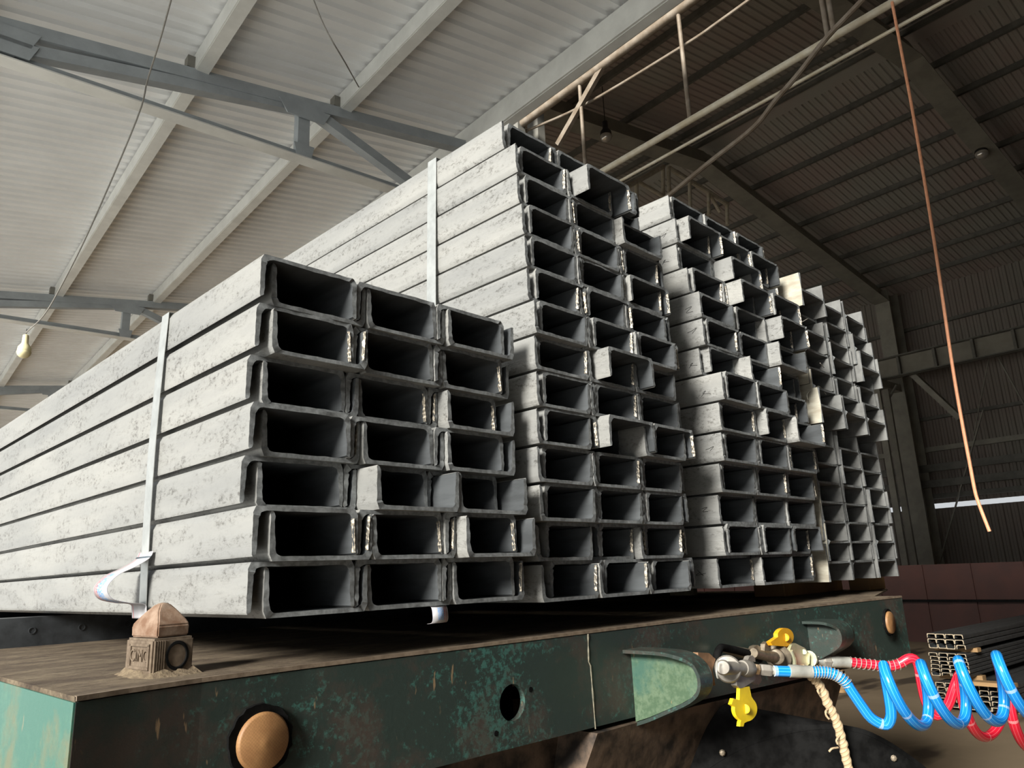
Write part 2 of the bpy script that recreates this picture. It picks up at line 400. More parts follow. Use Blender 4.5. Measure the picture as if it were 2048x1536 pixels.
def bundle(key, where, x0, base, pitch, rows, outer, delta, ylist, rec, extra, group, seed):
    sec = SEC[key]; rg = random.Random(seed); n = rows
    for r in range(n):
        zb = CAMZ+base*K+(n-1-r)*sec['row']
        for typ in 'DU':
            off = 0 if typ == outer else delta[r]*K
            for c in range(3):
                y = ylist[r]*K+rg.uniform(-.004, .004)+(0 if typ == outer else rec[r])+extra.get((r, typ, c), 0)
                o = bpy.data.objects.new('steel_channel', rg.choice(sec[typ])); COL.objects.link(o)
                o.location = (x0*K+off+c*pitch*K+rg.uniform(-.0004, .0004), y, zb+(sec['tw']+.0002 if typ == 'D' else 0))
                tag(o, 'steel channel opening %s, %s column, %s row from the top of the %s' % ('downward' if typ == 'D' else 'upward', COLN[c], ORD[r], where), 'steel channel', group)
                if rg.random() < .45:
                    b = bpy.data.objects.new('cut_burr', rg.choice(sec['b'+typ])); COL.objects.link(b); b.parent = o
Y1 = [.986, .996, 1.013, 1.0, 1.017, .975, .985]
bundle('a', 'short strapped bundle', .480, -.0465*.987, .169, 7, 'D', [.0225, .023, .024, .0245, .025, .026, .025], Y1, [0.006, .004, .0, .004, .0, -.004, .002],
       {(4, 'U', 1): -.055, (4, 'U', 2): -.05, (1, 'U', 0): -.012, (2, 'U', 2): -.02, (3, 'U', 2): -.015, (5, 'U', 2): -.02, (0, 'U', 2): -.012},
       'channels of the short strapped bundle', 3)
Y2 = [1.044, 1.004, 1.0015, .994, .989, .984, .968, .978, .975, .98, .984, .983, .996, .984]
R2 = [.004, .006, .004, .002, .006, .003, .008, .012, .004, .0, .006, .003, .012, .02]
bundle('a', 'tall strapped bundle', 1.060, -.0545, .169, 14, 'U', [.0225, .0225, .0235, .0225, .0225, .024, .0225, .026, .0225, .0225, .0235, .0225, .040, .046], Y2, R2,
       {(1, 'D', 1): -.05, (1, 'D', 2): .05, (1, 'U', 2): .035, (2, 'U', 2): -.03, (7, 'D', 1): -.05, (9, 'D', 1): -.03, (9, 'U', 1): .05, (9, 'U', 2): -.02, (9, 'D', 2): -.03, (4, 'D', 2): -.01, (0, 'U', 1): .0, (12, 'U', 1): .02},
       'channels of the tall strapped bundle', 4)
Y3 = [1.045, 1.036, 1.0387, 1.011, .984, .983, .9985, .942, .961, .9637, .981, .990, .987, 1.015]
R3 = [.006, -.03, .004, .0, .006, .002, -.012, .004, .006, .002, .004, .01, -.004, .002]
bundle('b', 'pen-marked bundle', 1.740, -.0562, .188, 14, 'U', [.0228]*14, Y3, R3,
       {(3, 'D', 1): -.05, (3, 'D', 2): -.06, (4, 'U', 1): .03, (4, 'D', 2): -.05, (6, 'U', 1): -.05, (7, 'D', 2): .03, (7, 'U', 2): .06, (8, 'D', 1): -.03, (8, 'U', 2): -.04, (5, 'U', 2): -.04, (2, 'D', 1): -.06, (2, 'U', 2): -.03, (13, 'U', 1): -.03, (13, 'D', 0): .01, (12, 'U', 2): .03},
       'channels of the pen-marked bundle', 5)
# dark pen scribbles on the lit sides of the third bundle
rgm = random.Random(21)
STRK = [[(0, 0), (.6, .9), (.2, .5), (1.2, .2)], [(0, .8), (.9, 1.0), (.1, .1), (1.0, .0)], [(0, 0), (.3, 1), (.6, .1), (.9, .9), (1.1, .2)], [(0, .5), (.5, .6), (1.2, .9), (.6, .1)], [(.2, 1), (.9, .0), (.5, .5), (0, .1), (1.2, .4)]]
for o in [o for o in COL.objects if o.name.startswith('steel_channel') and 'left column' in o['label'] and 'pen-marked' in o['label'] and 'upward' in o['label']][::1]:
    if rgm.random() < .3: continue
    bm = B(); y0 = .035+.035*rgm.random(); z0 = .018+.02*rgm.random(); k = .011+.006*rgm.random()
    st_ = rgm.choice(STRK); tube(bm, catmull([Vector((-.0002, y0-b_*k*1.6, z0+c_*k)) for b_, c_ in st_], 4), .0006, 5)
    me = mesh(bm, 'pen_mark'); mo = link('pen_mark', me, M['rubber'], o)
# ------------------------------------------------------------------ I-beams lying on their sides
def ibeam_mesh(name, h, b, tw, tf, L, seed):
    rg = random.Random(seed); bm = B()
    prof = []
    half = [(tf, b), (tf, b/2+tw/2+.008), (tf+.008, b/2+tw/2)]
    P = [(0, 0), (tf, 0), (tf, b/2-tw/2-.008), (tf+.008, b/2-tw/2), (h/2, b/2-tw/2-.001), (h-tf-.008, b/2-tw/2), (h-tf, b/2-tw/2-.008), (h-tf, 0), (h, 0),
         (h, b/2), (h, b), (h-tf, b), (h-tf, b/2+tw/2+.008), (h-tf-.008, b/2+tw/2), (h/2, b/2+tw/2+.001), (tf+.008, b/2+tw/2), (tf, b/2+tw/2+.008), (tf, b), (0, b), (0, b/2)]
    R0 = [bm.verts.new((x, rg.gauss(0, .0015), z)) for x, z in P]; R1 = [bm.verts.new((x, L, z)) for x, z in P]
    n = len(P)
    for i in range(n): bm.faces.new((R0[i], R0[(i+1) % n], R1[(i+1) % n], R1[i]))
    quads = [(0, 1, 2, 16, 17, 18, 19), (2, 3, 15, 16), (3, 4, 14, 15), (4, 5, 13, 14), (5, 6, 12, 13), (6, 7, 8, 9, 10, 11, 12)]
    for q in quads:
        f = bm.faces.new([R0[i] for i in q]); f.material_index = 1; bm.faces.new([R1[i] for i in q])
    me = mesh(bm, name); me.materials.append(M['ibeam']); me.materials.append(M['cut']); me.materials.append(M['rustface'])
    return me
IB = [ibeam_mesh('i_beam_%d' % i, .192*K, .117*K, .006, .0085, 6.0, i) for i in range(3)]
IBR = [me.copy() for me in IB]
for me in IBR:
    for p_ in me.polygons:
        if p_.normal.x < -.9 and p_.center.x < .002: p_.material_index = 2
def ibundle(where, x0, zweb, sp, rows, y, extra, seed):
    rg = random.Random(seed)
    for r in range(rows):
        for c in range(3):
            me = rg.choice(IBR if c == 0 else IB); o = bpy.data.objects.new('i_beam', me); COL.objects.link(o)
            o.location = (x0*K+c*.206*K+(.0105 if r % 2 else 0), y*K+rg.uniform(-.006, .006)+extra.get((r, c), 0), CAMZ+(zweb+(rows-1-r)*sp)*K-.117*K/2)
            tag(o, 'I-beam on its side, %s column, %s row from the top of the %s stack' % (COLN[c], ORD[r], where), 'steel beam', 'I-beams of the %s stack' % where)
ibundle('lower I-beam', 2.405, -.006, .0637, 7, 1.012, {}, 1)
ibundle('upper I-beam', 2.395, .4915, .0672, 7, .985, {(0, 0): -.01, (1, 0): .03, (6, 0): -.02, (6, 1): -.02, (6, 2): -.02, (3, 2): -.03, (2, 2): -.02}, 2)
# loose wires twisted round the I-beams
for k, (pp, nm) in enumerate([([(1584, 659), (1592, 650), (1606, 643), (1616, 637)], 'upper end of the I-beam stack'), ([(1616, 800), (1614, 790), (1620, 782), (1634, 773), (1642, 776), (1652, 789)], 'fifth row of the upper I-beam stack'), ([(1640, 726), (1648, 735)], 'fourth row of the upper I-beam stack')]):
    bm = B(); tube(bm, catmull([at_y(x, y, .99*K) for x, y in pp], 6), .0016, 6)
    solo('tie_wire', bm, M['wire'], 'bent piece of bright tie wire at the %s' % nm, 'wire')
# ------------------------------------------------------------------ bands and tags
def band(name, xa, xb, za, zb, y, w, t, label, bow=0):
    bm = B(); g = .0015
    pts = [(xa-g, za-g)]
    n = 12
    for k in range(n+1):
        u = k/n; pts.append((xa-g-bow*math.sin(PI*u), za+(zb-za)*u))
    pts += [(xa-g, zb+g), (xb+g, zb+g), (xb+g, za-g)]
    inn = []; out = []
    cx, cz = (xa+xb)/2, (za+zb)/2
    for x, z in pts:
        dx = -t if x < cx else t; dz = -t if z < za+.001 else (t if z > zb-.001 else 0)
        inn.append((x, z)); out.append((x+dx, z+dz))
    N = len(pts)
    V = [[bm.verts.new((x, yy, z)) for (x, z) in P] for P in (inn, out) for yy in (y, y+w)]
    for i in range(N):
        j = (i+1) % N
        bm.faces.new((V[0][i], V[0][j], V[2][j], V[2][i])); bm.faces.new((V[1][i], V[3][i], V[3][j], V[1][j]))
        bm.faces.new((V[0][i], V[1][i], V[1][j], V[0][j])); bm.faces.new((V[2][i], V[2][j], V[3][j], V[3][i]))
    return solo(name, bm, M['strap'], label, 'steel band')
xb1 = (.480+.169*3+.026)*K; zt1 = CAMZ-.0465*.987*K+7*SEC['a']['row']
band('steel_band', .480*K, xb1+.004, CAMZ-.0465*.987*K-.001, zt1+.001, at_x(345, 620, .504).y+.01, .033, .0009, 'flat grey steel band around the short bundle, with a paper tag at its foot', .006)
zt2 = CAMZ-.0545*K+14*SEC['a']['row']
band('steel_band', 1.060*K, (1.060+.169*3+.024)*K+.003, CAMZ-.0545*K-.001, zt2+.001, at_x(868, 330, 1.113).y-.012, .034, .0009, 'bright steel band around the tall strapped bundle', .010)
def tagsheet(pts, wdir, w, thick, name, label):
    """a curled paper tag: centre line pts, width along wdir"""
    bm = B(); uvl = bm.loops.layers.uv.verify(); P = catmull(pts, 6); W = Vector(wdir)*w/2; n = len(P)
    T = [(P[min(i+1, n-1)]-P[max(i-1, 0)]).normalized() for i in range(n)]
    N = [t.cross(Vector(wdir)).normalized()*thick/2 for t in T]
    A = [[bm.verts.new(p+s*W+k*q) for p, q in zip(P, N)] for s in (-1, 1) for k in (-1, 1)]
    for i in range(n-1):
        for a, b in ((0, 2), (3, 1), (1, 0), (2, 3)):
            f = bm.faces.new((A[a][i], A[b][i], A[b][i+1], A[a][i+1])); f.smooth = a in (0, 3)
            for lp, (uu, vv) in zip(f.loops, ((0, i), (1, i), (1, i+1), (0, i+1))):
                lp[uvl].uv = ((1-uu if a == 3 else uu), vv/(n-1))
    bm.faces.new([A[k][0] for k in (0, 1, 3, 2)]); bm.faces.new([A[k][-1] for k in (0, 2, 3, 1)])
    return solo(name, bm, M['tag'], label, 'paper tag')
def atx(px, py, x): return at_x(px, py, x)
xs = .480*K
yb = at_x(345, 620, .504).y+.027
tp = [(xs-.004, yb, 1.532), (xs-.010, yb, 1.520), (xs-.032, yb, 1.506), (xs-.058, yb, 1.493), (xs-.073, yb, 1.474), (xs-.064, yb, 1.456), (xs-.038, yb, 1.448), (xs-.012, yb, 1.444), (xs-.008, yb, 1.434), (xs-.006, yb, 1.420)]
tagsheet([Vector(p) for p in tp], (0, 1, 0), .070, .0006, 'paper_tag', 'curled white printed tag tucked under the steel band of the short bundle')
c = at_y(882, 1207, .985*K)
tp = [c+Vector((0, .03, .0)), c+Vector((-.001, .006, -.004)), c+Vector((-.004, -.003, -.018)), c+Vector((.0, .004, -.030)), c+Vector((.004, .022, -.033))]
tagsheet(tp, (1, 0, 0), .034, .0006, 'paper_tag', 'curled grey tag hanging under the bottom row of the short bundle')
# ------------------------------------------------------------------ trailer
DZ = CAMZ-.12; BZ = CAMZ-.302
FL = [(.299, 1.027), (.36, 1.040), (.457, 1.053), (.608, 1.056), (.883, 1.044), (1.245, 1.033), (1.647, 1.019), (1.855, .999), (2.25, .952), (2.675, .9)]
def fy(x):
    for (xa, ya), (xb, yb_) in zip(FL, FL[1:]):
        if x <= xb: return ya+(yb_-ya)*(x-xa)/(xb-xa)
    return FL[-1][1]
TR = empty('flatbed_trailer', Vector((1.5, 1.05, 0)), 'worn dark green flatbed trailer front carrying the bundles of steel', 'trailer')
bm = B()
top = [Vector((x, y, DZ)) for x, y in FL]; n = len(FL)
loop = [Vector((x, y+.004, DZ-.006)) for x, y in FL]+[Vector((2.69, .99, DZ-.006)), Vector((3.30, 1.16, DZ-.006)), Vector((3.30, 7.3, DZ-.006)), Vector((.299, 7.3, DZ-.006))]
prism(bm, loop, (0, 0, .006)); part('deck', bm, M['deck'], TR)
# front beam with a round through-hole and two bolt holes
HOLE = at_y(1024, 1405, fy(.985)); HR = .0315
HOLE.y = fy(HOLE.x)
def front_beam():
    bm = B(); xs_ = [.299+(2.675-.299)*k/60 for k in range(61)]; zs = [DZ-.006+(BZ-DZ+.006)*k/8 for k in range(9)]
    # region around the hole is left to a ring patch
    hx0, hx1 = HOLE.x-.05, HOLE.x+.05; hz0, hz1 = HOLE.z-.042, HOLE.z+.042
    xs_ = sorted([x for x in xs_ if x < hx0-.005 or x > hx1+.005]+[p[0] for p in FL[1:-1] if not hx0 < p[0] < hx1]+[hx0, hx1])
    zs = sorted([z for z in zs if z < hz0-.004 or z > hz1+.004]+[hz0, hz1], reverse=True)
    G = {}
    def V(x, z, y=None):
        k = (round(x, 5), round(z, 5), 0 if y is None else round(y, 5))
        if k not in G: G[k] = bm.verts.new((x, fy(x) if y is None else y, z))
        return G[k]
    for i in range(len(xs_)-1):
        for j in range(len(zs)-1):
            if abs(xs_[i]-hx0) < 1e-6 and abs(zs[j]-hz1) < 1e-6: continue
            bm.faces.new((V(xs_[i], zs[j]), V(xs_[i], zs[j+1]), V(xs_[i+1], zs[j+1]), V(xs_[i+1], zs[j]))).smooth = True
    N = 32; circ = []; sq = []; back = []
    for k in range(N):
        a = 2*PI*k/N; cx, cz = math.cos(a), math.sin(a); s = 1/max(abs(cx), abs(cz))
        x = HOLE.x+cx*HR; circ.append(bm.verts.new((x, fy(x), HOLE.z+cz*HR))); back.append(bm.verts.new((x, fy(x)+.012, HOLE.z+cz*HR)))
        qx, qz = HOLE.x+cx*s*.05, HOLE.z+cz*s*.042; sq.append(bm.verts.new((qx, fy(qx), qz)))
    for k in range(N):
        l = (k+1) % N; bm.faces.new((sq[k], sq[l], circ[l], circ[k])); bm.faces.new((circ[k], circ[l], back[l], back[k]))
    # bottom lip, ends
    for i in range(len(xs_)-1):
        a, b = xs_[i], xs_[i+1]; bm.faces.new((V(a, zs[-1]), V(a, zs[-1], fy(a)+.10), V(b, zs[-1], fy(b)+.10), V(b, zs[-1])))
        bm.faces.new((V(a, zs[0]), V(b, zs[0]), V(b, zs[0], fy(b)+.10), V(a, zs[0], fy(a)+.10)))
    bm.faces.new((V(2.675, DZ-.006), V(2.675, BZ), V(2.675, BZ, 1.0), V(2.675, DZ-.006, 1.0)))
    return bm
me_ = mesh(front_beam(), 'front_beam')
me_.set_sharp_from_angle(angle=math.radians(40)); shift(me_, TR.location); link('front_beam', me_, M['green'], TR)
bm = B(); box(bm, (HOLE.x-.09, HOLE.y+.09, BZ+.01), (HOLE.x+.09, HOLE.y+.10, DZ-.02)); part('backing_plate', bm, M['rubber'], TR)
for px, py in ((1060, 1379), (993, 1467)):
    p = at_y(px, py, HOLE.y); p.y = fy(p.x)-.001; bm = B(); cyl(bm, p, p+Vector((0, .004, 0)), .0048, 14); part('bolt_hole', bm, M['rubber'], TR)
bm = B(); box(bm, (.2965, 1.0285, BZ-.02), (.2988, 7.2, DZ-.006)); o = part('side_beam', bm, M['green_side'], TR); o['label'] = 'faded turquoise side beam'
# weld bead on the seam
bm = B(); rg = random.Random(2)
P = [at_y(1178+(15*t if t > .3 else 5*t), 1268+190*t, 1.03) for t in [k/24 for k in range(25)]]
for p in P: p.y = fy(p.x)-.0005
tube(bm, P, [.0009+.0014*rg.random() for _ in P], 8); part('weld_bead', bm, M['weld'], TR, True)
# rusty top edge strip
bm = B()
for (xa, ya), (xb, yb_) in zip(FL, FL[1:]):
    hexa(bm, [Vector(q) for q in ((xa, ya-.0012, DZ-.0045), (xb, yb_-.0012, DZ-.0045), (xb, yb_+.006, DZ-.0045), (xa, ya+.006, DZ-.0045), (xa, ya-.0005, DZ+.0012), (xb, yb_-.0005, DZ+.0012), (xb, yb_+.008, DZ+.0012), (xa, ya+.008, DZ+.0012))])
o = part('edge_trim', bm, M['castdust'], TR)
# amber reflectors with torn rubber rings
def reflector(px, py, rw, rh, ring):
    p = at_y(px, py, 1.05); p.y = fy(p.x); p = at_y(px, py, p.y); s = dep_of(p)/F
    x1 = fy(p.x+.03)-fy(p.x-.03); d = Vector((x1/.06, -1, 0)).normalized() if False else Vector((0, -1, 0))
    r = rh*s
    bm = B(); lathe(bm, p+Vector((0, .004, 0)), d, [(0, r*1.02), (.012, r*1.02), (.0145, r*.97), (.0155, r*.93), (.0165, r*.25), (.0172, r*.18), (.0176, .0001)], 40)
    o = part('reflector', bm, M['reflector'], TR, True); o['label'] = 'amber round reflector'
    bm = B(); n = 48; rg = random.Random(int(px)); A = []
    for k in range(n):
        a = 2*PI*k/n; ro = r*(1.17+ring*.10*rg.random()+ring*.16*max(0, math.cos(a-2.4)))
        A.append([p+Vector((math.cos(a)*q, yy, math.sin(a)*q)) for q, yy in ((r*1.0, -.004), (ro*.985, -.006), (ro, .001), (r*1.0, .003))])
    V = [[bm.verts.new(q) for q in a] for a in A]
    for k in range(n):
        for j in range(4): bm.faces.new((V[k][j], V[(k+1) % n][j], V[(k+1) % n][(j+1) % 4], V[k][(j+1) % 4]))
    part('rubber_ring', bm, M['rubber'], TR, True)
reflector(522, 1482, 48, 54, 1.0)
reflector(1776, 1245, 12, 21, .6)
# D-shaped guard brackets round the air couplings
def guard(pxl, pyt, pyb, nosepx, width, lit):
    p0 = at_y(pxl, (pyt+pyb)/2, 1.03); p0.y = fy(p0.x); X = p0.x; y0 = fy(X)
    zt = at_y(pxl, pyt, y0).z; zb = at_y(pxl, pyb, y0).z; yn = at_x(nosepx, (pyt+pyb)/2, X).y; dep = y0-yn
    prof = [(0, 1.0), (.35, 1.0), (.62, .99), (.80, .95), (.92, .86), (.985, .74), (1.0, .62), (.97, .50), (.88, .40), (.72, .30), (.48, .18), (.22, .05), (0, -.04)]
    def pt(x, a, b, g=0.0): return Vector((x, y0-dep*a, zb+(zt-zb)*b))
    bm = B(); prism(bm, [pt(X+.006, a*.985, .01+b*.975) for a, b in prof], (.006, 0, 0))
    o = part('guard_plate', bm, lit, TR); o['label'] = 'pale green D-shaped guard plate'
    bm = B(); n = len(prof); V = []
    P = catmull([Vector((0, -a*dep, b*(zt-zb))) for a, b in prof], 4); n = len(P)
    for i in range(n):
        t = (P[min(i+1, n-1)]-P[max(i-1, 0)]).normalized(); nn = Vector((0, -t.z, t.y))
        if nn.dot(Vector((0, -dep*.5, .5*(zt-zb)))-P[i]) > 0: nn = -nn
        lip = -.022 if i < n*.22 else (-.022*max(0, 1-(i-n*.22)/(n*.12)) -.001)
        q = Vector((0, y0, zb))+P[i]
        V.append([bm.verts.new(q+nn*o2+Vector((X+dx, 0, 0))) for dx, o2 in ((lip, 0), (lip, .007), (width*.8, .007), (width, .002), (width, -.002))])
    for i in range(n-1):
        for j in range(5): bm.faces.new((V[i][j], V[i+1][j], V[i+1][(j+1) % 5], V[i][(j+1) % 5]))
    bm.faces.new(V[0]); bm.faces.new(V[-1][::-1])
    part('guard_rim', bm, M['green'], TR)
    return X, y0, yn, zt, zb
GX, GY, GN, GZT, GZB = guard(1262, 1304, 1442, 1396, .055, M['green_pocket'])
guard(1575, 1253, 1330, 1681, .10, M['green'])
# rusty bracket between the guard and the coupling
bm = B()
P = [at_y(x, y, GN+.03) for x, y in ((1396, 1305), (1418, 1306), (1431, 1318), (1425, 1340), (1431, 1371), (1400, 1370))]
prism(bm, P, (0, .012, 0)); o = part('coupling_bracket', bm, M['orange'], TR); o['label'] = 'rusty bracket'
# lower frame behind and below the beam
bm = B()
a = [at_y(x, y, 1.02) for x, y in ((1195, 1467), (1215, 1462), (1392, 1412), (1560, 1374), (1690, 1342))]
b = [p+Vector((-.05, .05, -.16)) for p in a]
fr = [bm.verts.new(p) for p in a]; bk = [bm.verts.new(p) for p in b]; f2 = [bm.verts.new(p+Vector((0, .5, 0))) for p in a]; b2 = [bm.verts.new(p+Vector((0, .5, 0))) for p in b]
for i in range(len(a)-1):
    bm.faces.new((fr[i], bk[i], bk[i+1], fr[i+1])); bm.faces.new((fr[i], fr[i+1], f2[i+1], f2[i])); bm.faces.new((bk[i], b2[i], b2[i+1], bk[i+1]))
bm.faces.new((fr[0], f2[0], b2[0], bk[0])); bm.faces.new((fr[-1], bk[-1], b2[-1], f2[-1]))
part('coupler_plate', bm, M['underframe'], TR)
bm = B(); box(bm, (.75, 1.12, BZ-.36), (1.25, 6.5, BZ-.0)); part('frame_rail', bm, M['underframe'], TR)
bm = B(); box(bm, (1.75, 1.5, BZ-.36), (2.0, 6.5, BZ-.0)); part('frame_rail', bm, M['underframe'], TR)
# twist lock on the corner
TL = empty('twist_lock', Vector((.465, 1.19, DZ)), 'x', 'x'); del TL['label'], TL['category']
TL.parent = TR; TL.location = Vector((.448, 1.182, DZ))-TR.location; TL.scale = (.64, .82, .77)
tlf = Matrix.Rotation(math.radians(4), 4, 'Z')
def tpart(name, bm, m, smooth=False):
    me = mesh(bm, name, smooth)
    if smooth:
        try: me.set_sharp_from_angle(angle=math.radians(30))
        except Exception: pass
    o = link(name, me, m, TL); o.rotation_euler = (0, 0, math.radians(4)); return o
w, d, h1 = .046, .056, .066
bm = B(); box(bm, (-w, -d, -.004), (w, d, h1)); bmesh.ops.bevel(bm, geom=bm.edges[:], offset=.004, segments=2, affect='EDGES'); tpart('lock_body', bm, M['castdust'])
# recessed panel frame with raised maker's letters on the side towards the light
bm = B()
for a0, a1, z0, z1 in ((-.044, -.038, .016, .056), (.030, .036, .016, .056), (-.044, .036, .052, .057), (-.044, .036, .012, .017)): box(bm, (-w-.003, a0, z0), (-w+.001, a1, z1))
tpart('panel_rim', bm, M['castdust'])
fc = bpy.data.curves.new('cast_letters', 'FONT'); fc.body = 'CIMC'; fc.size = .030; fc.extrude = .0016; fc.align_x = 'CENTER'; fc.align_y = 'CENTER'
fo = bpy.data.objects.new('tmp', fc); COL.objects.link(fo); dg = bpy.context.evaluated_depsgraph_get()
fme = bpy.data.meshes.new_from_object(fo.evaluated_get(dg)); bpy.data.objects.remove(fo); fme.name = 'cast_letters'
Rm = Matrix(((0, 0, -1), (-1, 0, 0), (0, 1, 0)))
for v in fme.vertices: v.co = Rm @ v.co + Vector((-w-.0012, -.004, .035))
o = link('cast_letters', fme, M['castdust'], TL); o.rotation_euler = (0, 0, math.radians(4)); o['label'] = 'raised cast letters'
bm = B(); lathe(bm, (.008, -d+.001, .034), (0, -1, 0), [(0, .026), (.003, .026), (.0032, .021), (.0006, .0195), (.0005, .001)], 28); tpart('bolt_boss', bm, M['rubber'], True)
bm = B()
for k in range(5): box(bm, (-.043+k*.0052, -d-.0014, .004), (-.0405+k*.0052, -d+.001, .062))
tpart('rib', bm, M['castdust'])
bm = B()
zz = h1+.0015; rw, rd = .039, .046
lo = [(-rw, -rd), (rw*.9, -rd), (rw, -rd*.8), (rw, rd), (-rw, rd)]
R = []
for s, z in ((1, zz), (1.02, zz+.020), (.94, zz+.027), (.62, zz+.046), (.28, zz+.0585), (.12, zz+.0605)): R.append([bm.verts.new((x*s, y*s*(.8 if s < .9 else 1), z)) for x, y in lo])
for i in range(len(R)-1):
    for k in range(5): bm.faces.new((R[i][k], R[i][(k+1) % 5], R[i+1][(k+1) % 5], R[i+1][k]))
bm.faces.new(R[0][::-1]); bm.faces.new(R[-1])
bmesh.ops.bevel(bm, geom=[e for e in bm.edges], offset=.0025, segments=2, affect='EDGES')
o = tpart('lock_head', bm, M['cast'], True); o['label'] = 'rusty pointed lock head'; o.rotation_euler = (0, 0, math.radians(9))
bm = B(); rg = random.Random(5)
R = []
for k in range(36):
    a = 2*PI*k/36; s = 1/max(abs(math.cos(a))/w, abs(math.sin(a))/d)
    R.append([bm.verts.new((math.cos(a)*(s+o2), math.sin(a)*(s+o2), z)) for o2, z in ((0, .005+.009*rg.random()), (.006+.008*rg.random(), .003+.003*rg.random()), (.015+.018*rg.random(), -.0005))])
for k in range(36):
    for j in range(2): bm.faces.new((R[k][j], R[(k+1) % 36][j], R[(k+1) % 36][j+1], R[k][j+1]))
tpart('caked_mud', bm, M['mud'], True)
# air couplings (gladhands) bolted to the trailer
def lk2(px, py, y): return at_y(px, py, y)
def grad(p, rpx): return dep_of(p)/F*rpx
def coupling(y, body, pts, r):
    pass
yc = .86
CP = empty('air_coupling', lk2(1455, 1337, yc), 'x', 'x'); del CP['label'], CP['category']; CP.location = CP.location-TR.location; CP.parent = TR
CPO = lk2(1455, 1337, yc)
def cpart(name, bm, m, smooth=True, par=None, org=None):
    me = mesh(bm, name, smooth)
    try: me.set_sharp_from_angle(angle=math.radians(38))
    except Exception: pass
    shift(me, org if org is not None else CPO); return link(name, me, m, par or CP)
toC = (CAM-CPO).normalized()
c = lk2(1452, 1335, yc)
q = lambda x, y, dy=0: lk2(x, y, yc+dy)
bm = B(); lathe(bm, q(1456, 1338, .02), toC, [(0, grad(c, 27)), (.016, grad(c, 27)), (.02, grad(c, 24)), (.022, grad(c, 14))], 32)
lathe(bm, q(1446, 1335, .0), toC, [(0, grad(c, 15)), (.014, grad(c, 14.5)), (.018, grad(c, 12)), (.019, .0004)], 24)
tube(bm, [q(1446, 1336), q(1470, 1336), q(1494, 1338)], [grad(c, 13), grad(c, 12.5), grad(c, 13.5)], 18)
lathe(bm, q(1484, 1336), q(1514, 1339)-q(1484, 1336), [(0, grad(c, 15)), (.012, grad(c, 17)), (.030, grad(c, 17)), (.036, grad(c, 14.5))], 24)
# cam plate and lug
P = [q(x, y, .0) for x, y in ((1473, 1350), (1474, 1371), (1480, 1377), (1486, 1376), (1511, 1360), (1512, 1352))]; prism(bm, P, (0, .014, 0))
P = [q(x, y, .02) for x, y in ((1495, 1322), (1499, 1313), (1505, 1311), (1510, 1316), (1511, 1324))]; prism(bm, P, (0, .012, 0))
P = [q(x, y, .014) for x, y in ((1505, 1346), (1521, 1349), (1524, 1360), (1518, 1370), (1509, 1366), (1500, 1362))]; prism(bm, P, (0, .012, 0))
cpart('coupling_body', bm, M['alu'])
bm = B(); tube(bm, [q(1436+3*math.cos(t), 1339+17*math.sin(t), -.01) for t in [PI*.5+PI*k/12 for k in range(13)]], .0018, 6); cpart('spring_ring', bm, M['ferrule'])
bm = B()
P = [q(x, y, .004) for x, y in ((1480, 1375), (1498, 1371), (1502, 1390)) ]
disc = [(1491+23*math.cos(a), 1418+25*math.sin(a)) for a in [-.9+2*PI*k/28 for k in range(28) if not (-.05 < 0)]]
out = [(1480, 1376), (1499, 1373), (1503, 1393)]+[(1491.5+23*math.cos(a), 1418+25.5*math.sin(a)) for a in [-.85+k*(2.3)/10 for k in range(11)]]+[(1489, 1446), (1487, 1453), (1480, 1453), (1481, 1444)]+[(1491.5+22*math.cos(a), 1418+25.5*math.sin(a)) for a in [2.0+k*1.3/7 for k in range(8)]]+[(1463, 1409), (1467, 1397), (1479, 1400)]
prism(bm, [q(x, y, .0) for x, y in out], (0, .008, 0))
lathe(bm, q(1491, 1418, 0), toC, [(0, grad(c, 9)), (.0018, grad(c, 8.5)), (.002, grad(c, 7)), (.0008, grad(c, 6.5)), (.0009, .0004)], 24)
o = cpart('dust_cover', bm, M['yellow'], False); o['label'] = 'bright yellow hanging dust cover'
# second coupling, further back
yd = .955
CD = empty('air_coupling', lk2(1555, 1315, yd), 'x', 'x'); del CD['label'], CD['category']; CDO = CD.location.copy(); CD.location = CD.location-TR.location; CD.parent = TR
q2 = lambda x, y, dy=0: lk2(x, y, yd+dy); c2 = q2(1555, 1315)
bm = B(); lathe(bm, q2(1556, 1315, .02), toC, [(0, grad(c2, 25)), (.02, grad(c2, 25)), (.024, grad(c2, 20))], 28)
lathe(bm, q2(1553, 1314, .0), toC, [(0, grad(c2, 16)), (.014, grad(c2, 14)), (.016, grad(c2, 11)), (.0165, .0004)], 24)
tube(bm, [q2(1507, 1306), q2(1530, 1312), q2(1552, 1315)], [grad(c2, 9), grad(c2, 9), grad(c2, 12)], 14)
P = [q2(x, y, .01) for x, y in ((1529, 1305), (1530, 1288), (1535, 1283), (1541, 1288), (1543, 1305))]; prism(bm, P, (0, .012, 0))
P = [q2(x, y, .02) for x, y in ((1505, 1302), (1509, 1293), (1516, 1290), (1522, 1295), (1523, 1306))]; prism(bm, P, (0, .014, 0))
tube(bm, [q2(1440, 1296, .04), q2(1470, 1303, .03), q2(1506, 1310, .02)], [grad(c2, 6), grad(c2, 10), grad(c2, 11)], 10)
cpart('coupling_body', bm, M['alu_dark'], True, CD, CDO)
bm = B()
P = [(1578, 1300), (1583, 1287), (1592, 1286), (1612, 1296), (1621, 1308), (1620, 1330), (1611, 1334), (1600, 1334), (1586, 1334), (1578, 1320)]
prism(bm, [q2(x, y, -.008) for x, y in P], (0, .016, 0)); bmesh.ops.bevel(bm, geom=bm.edges[:], offset=.003, segments=2, affect='EDGES')
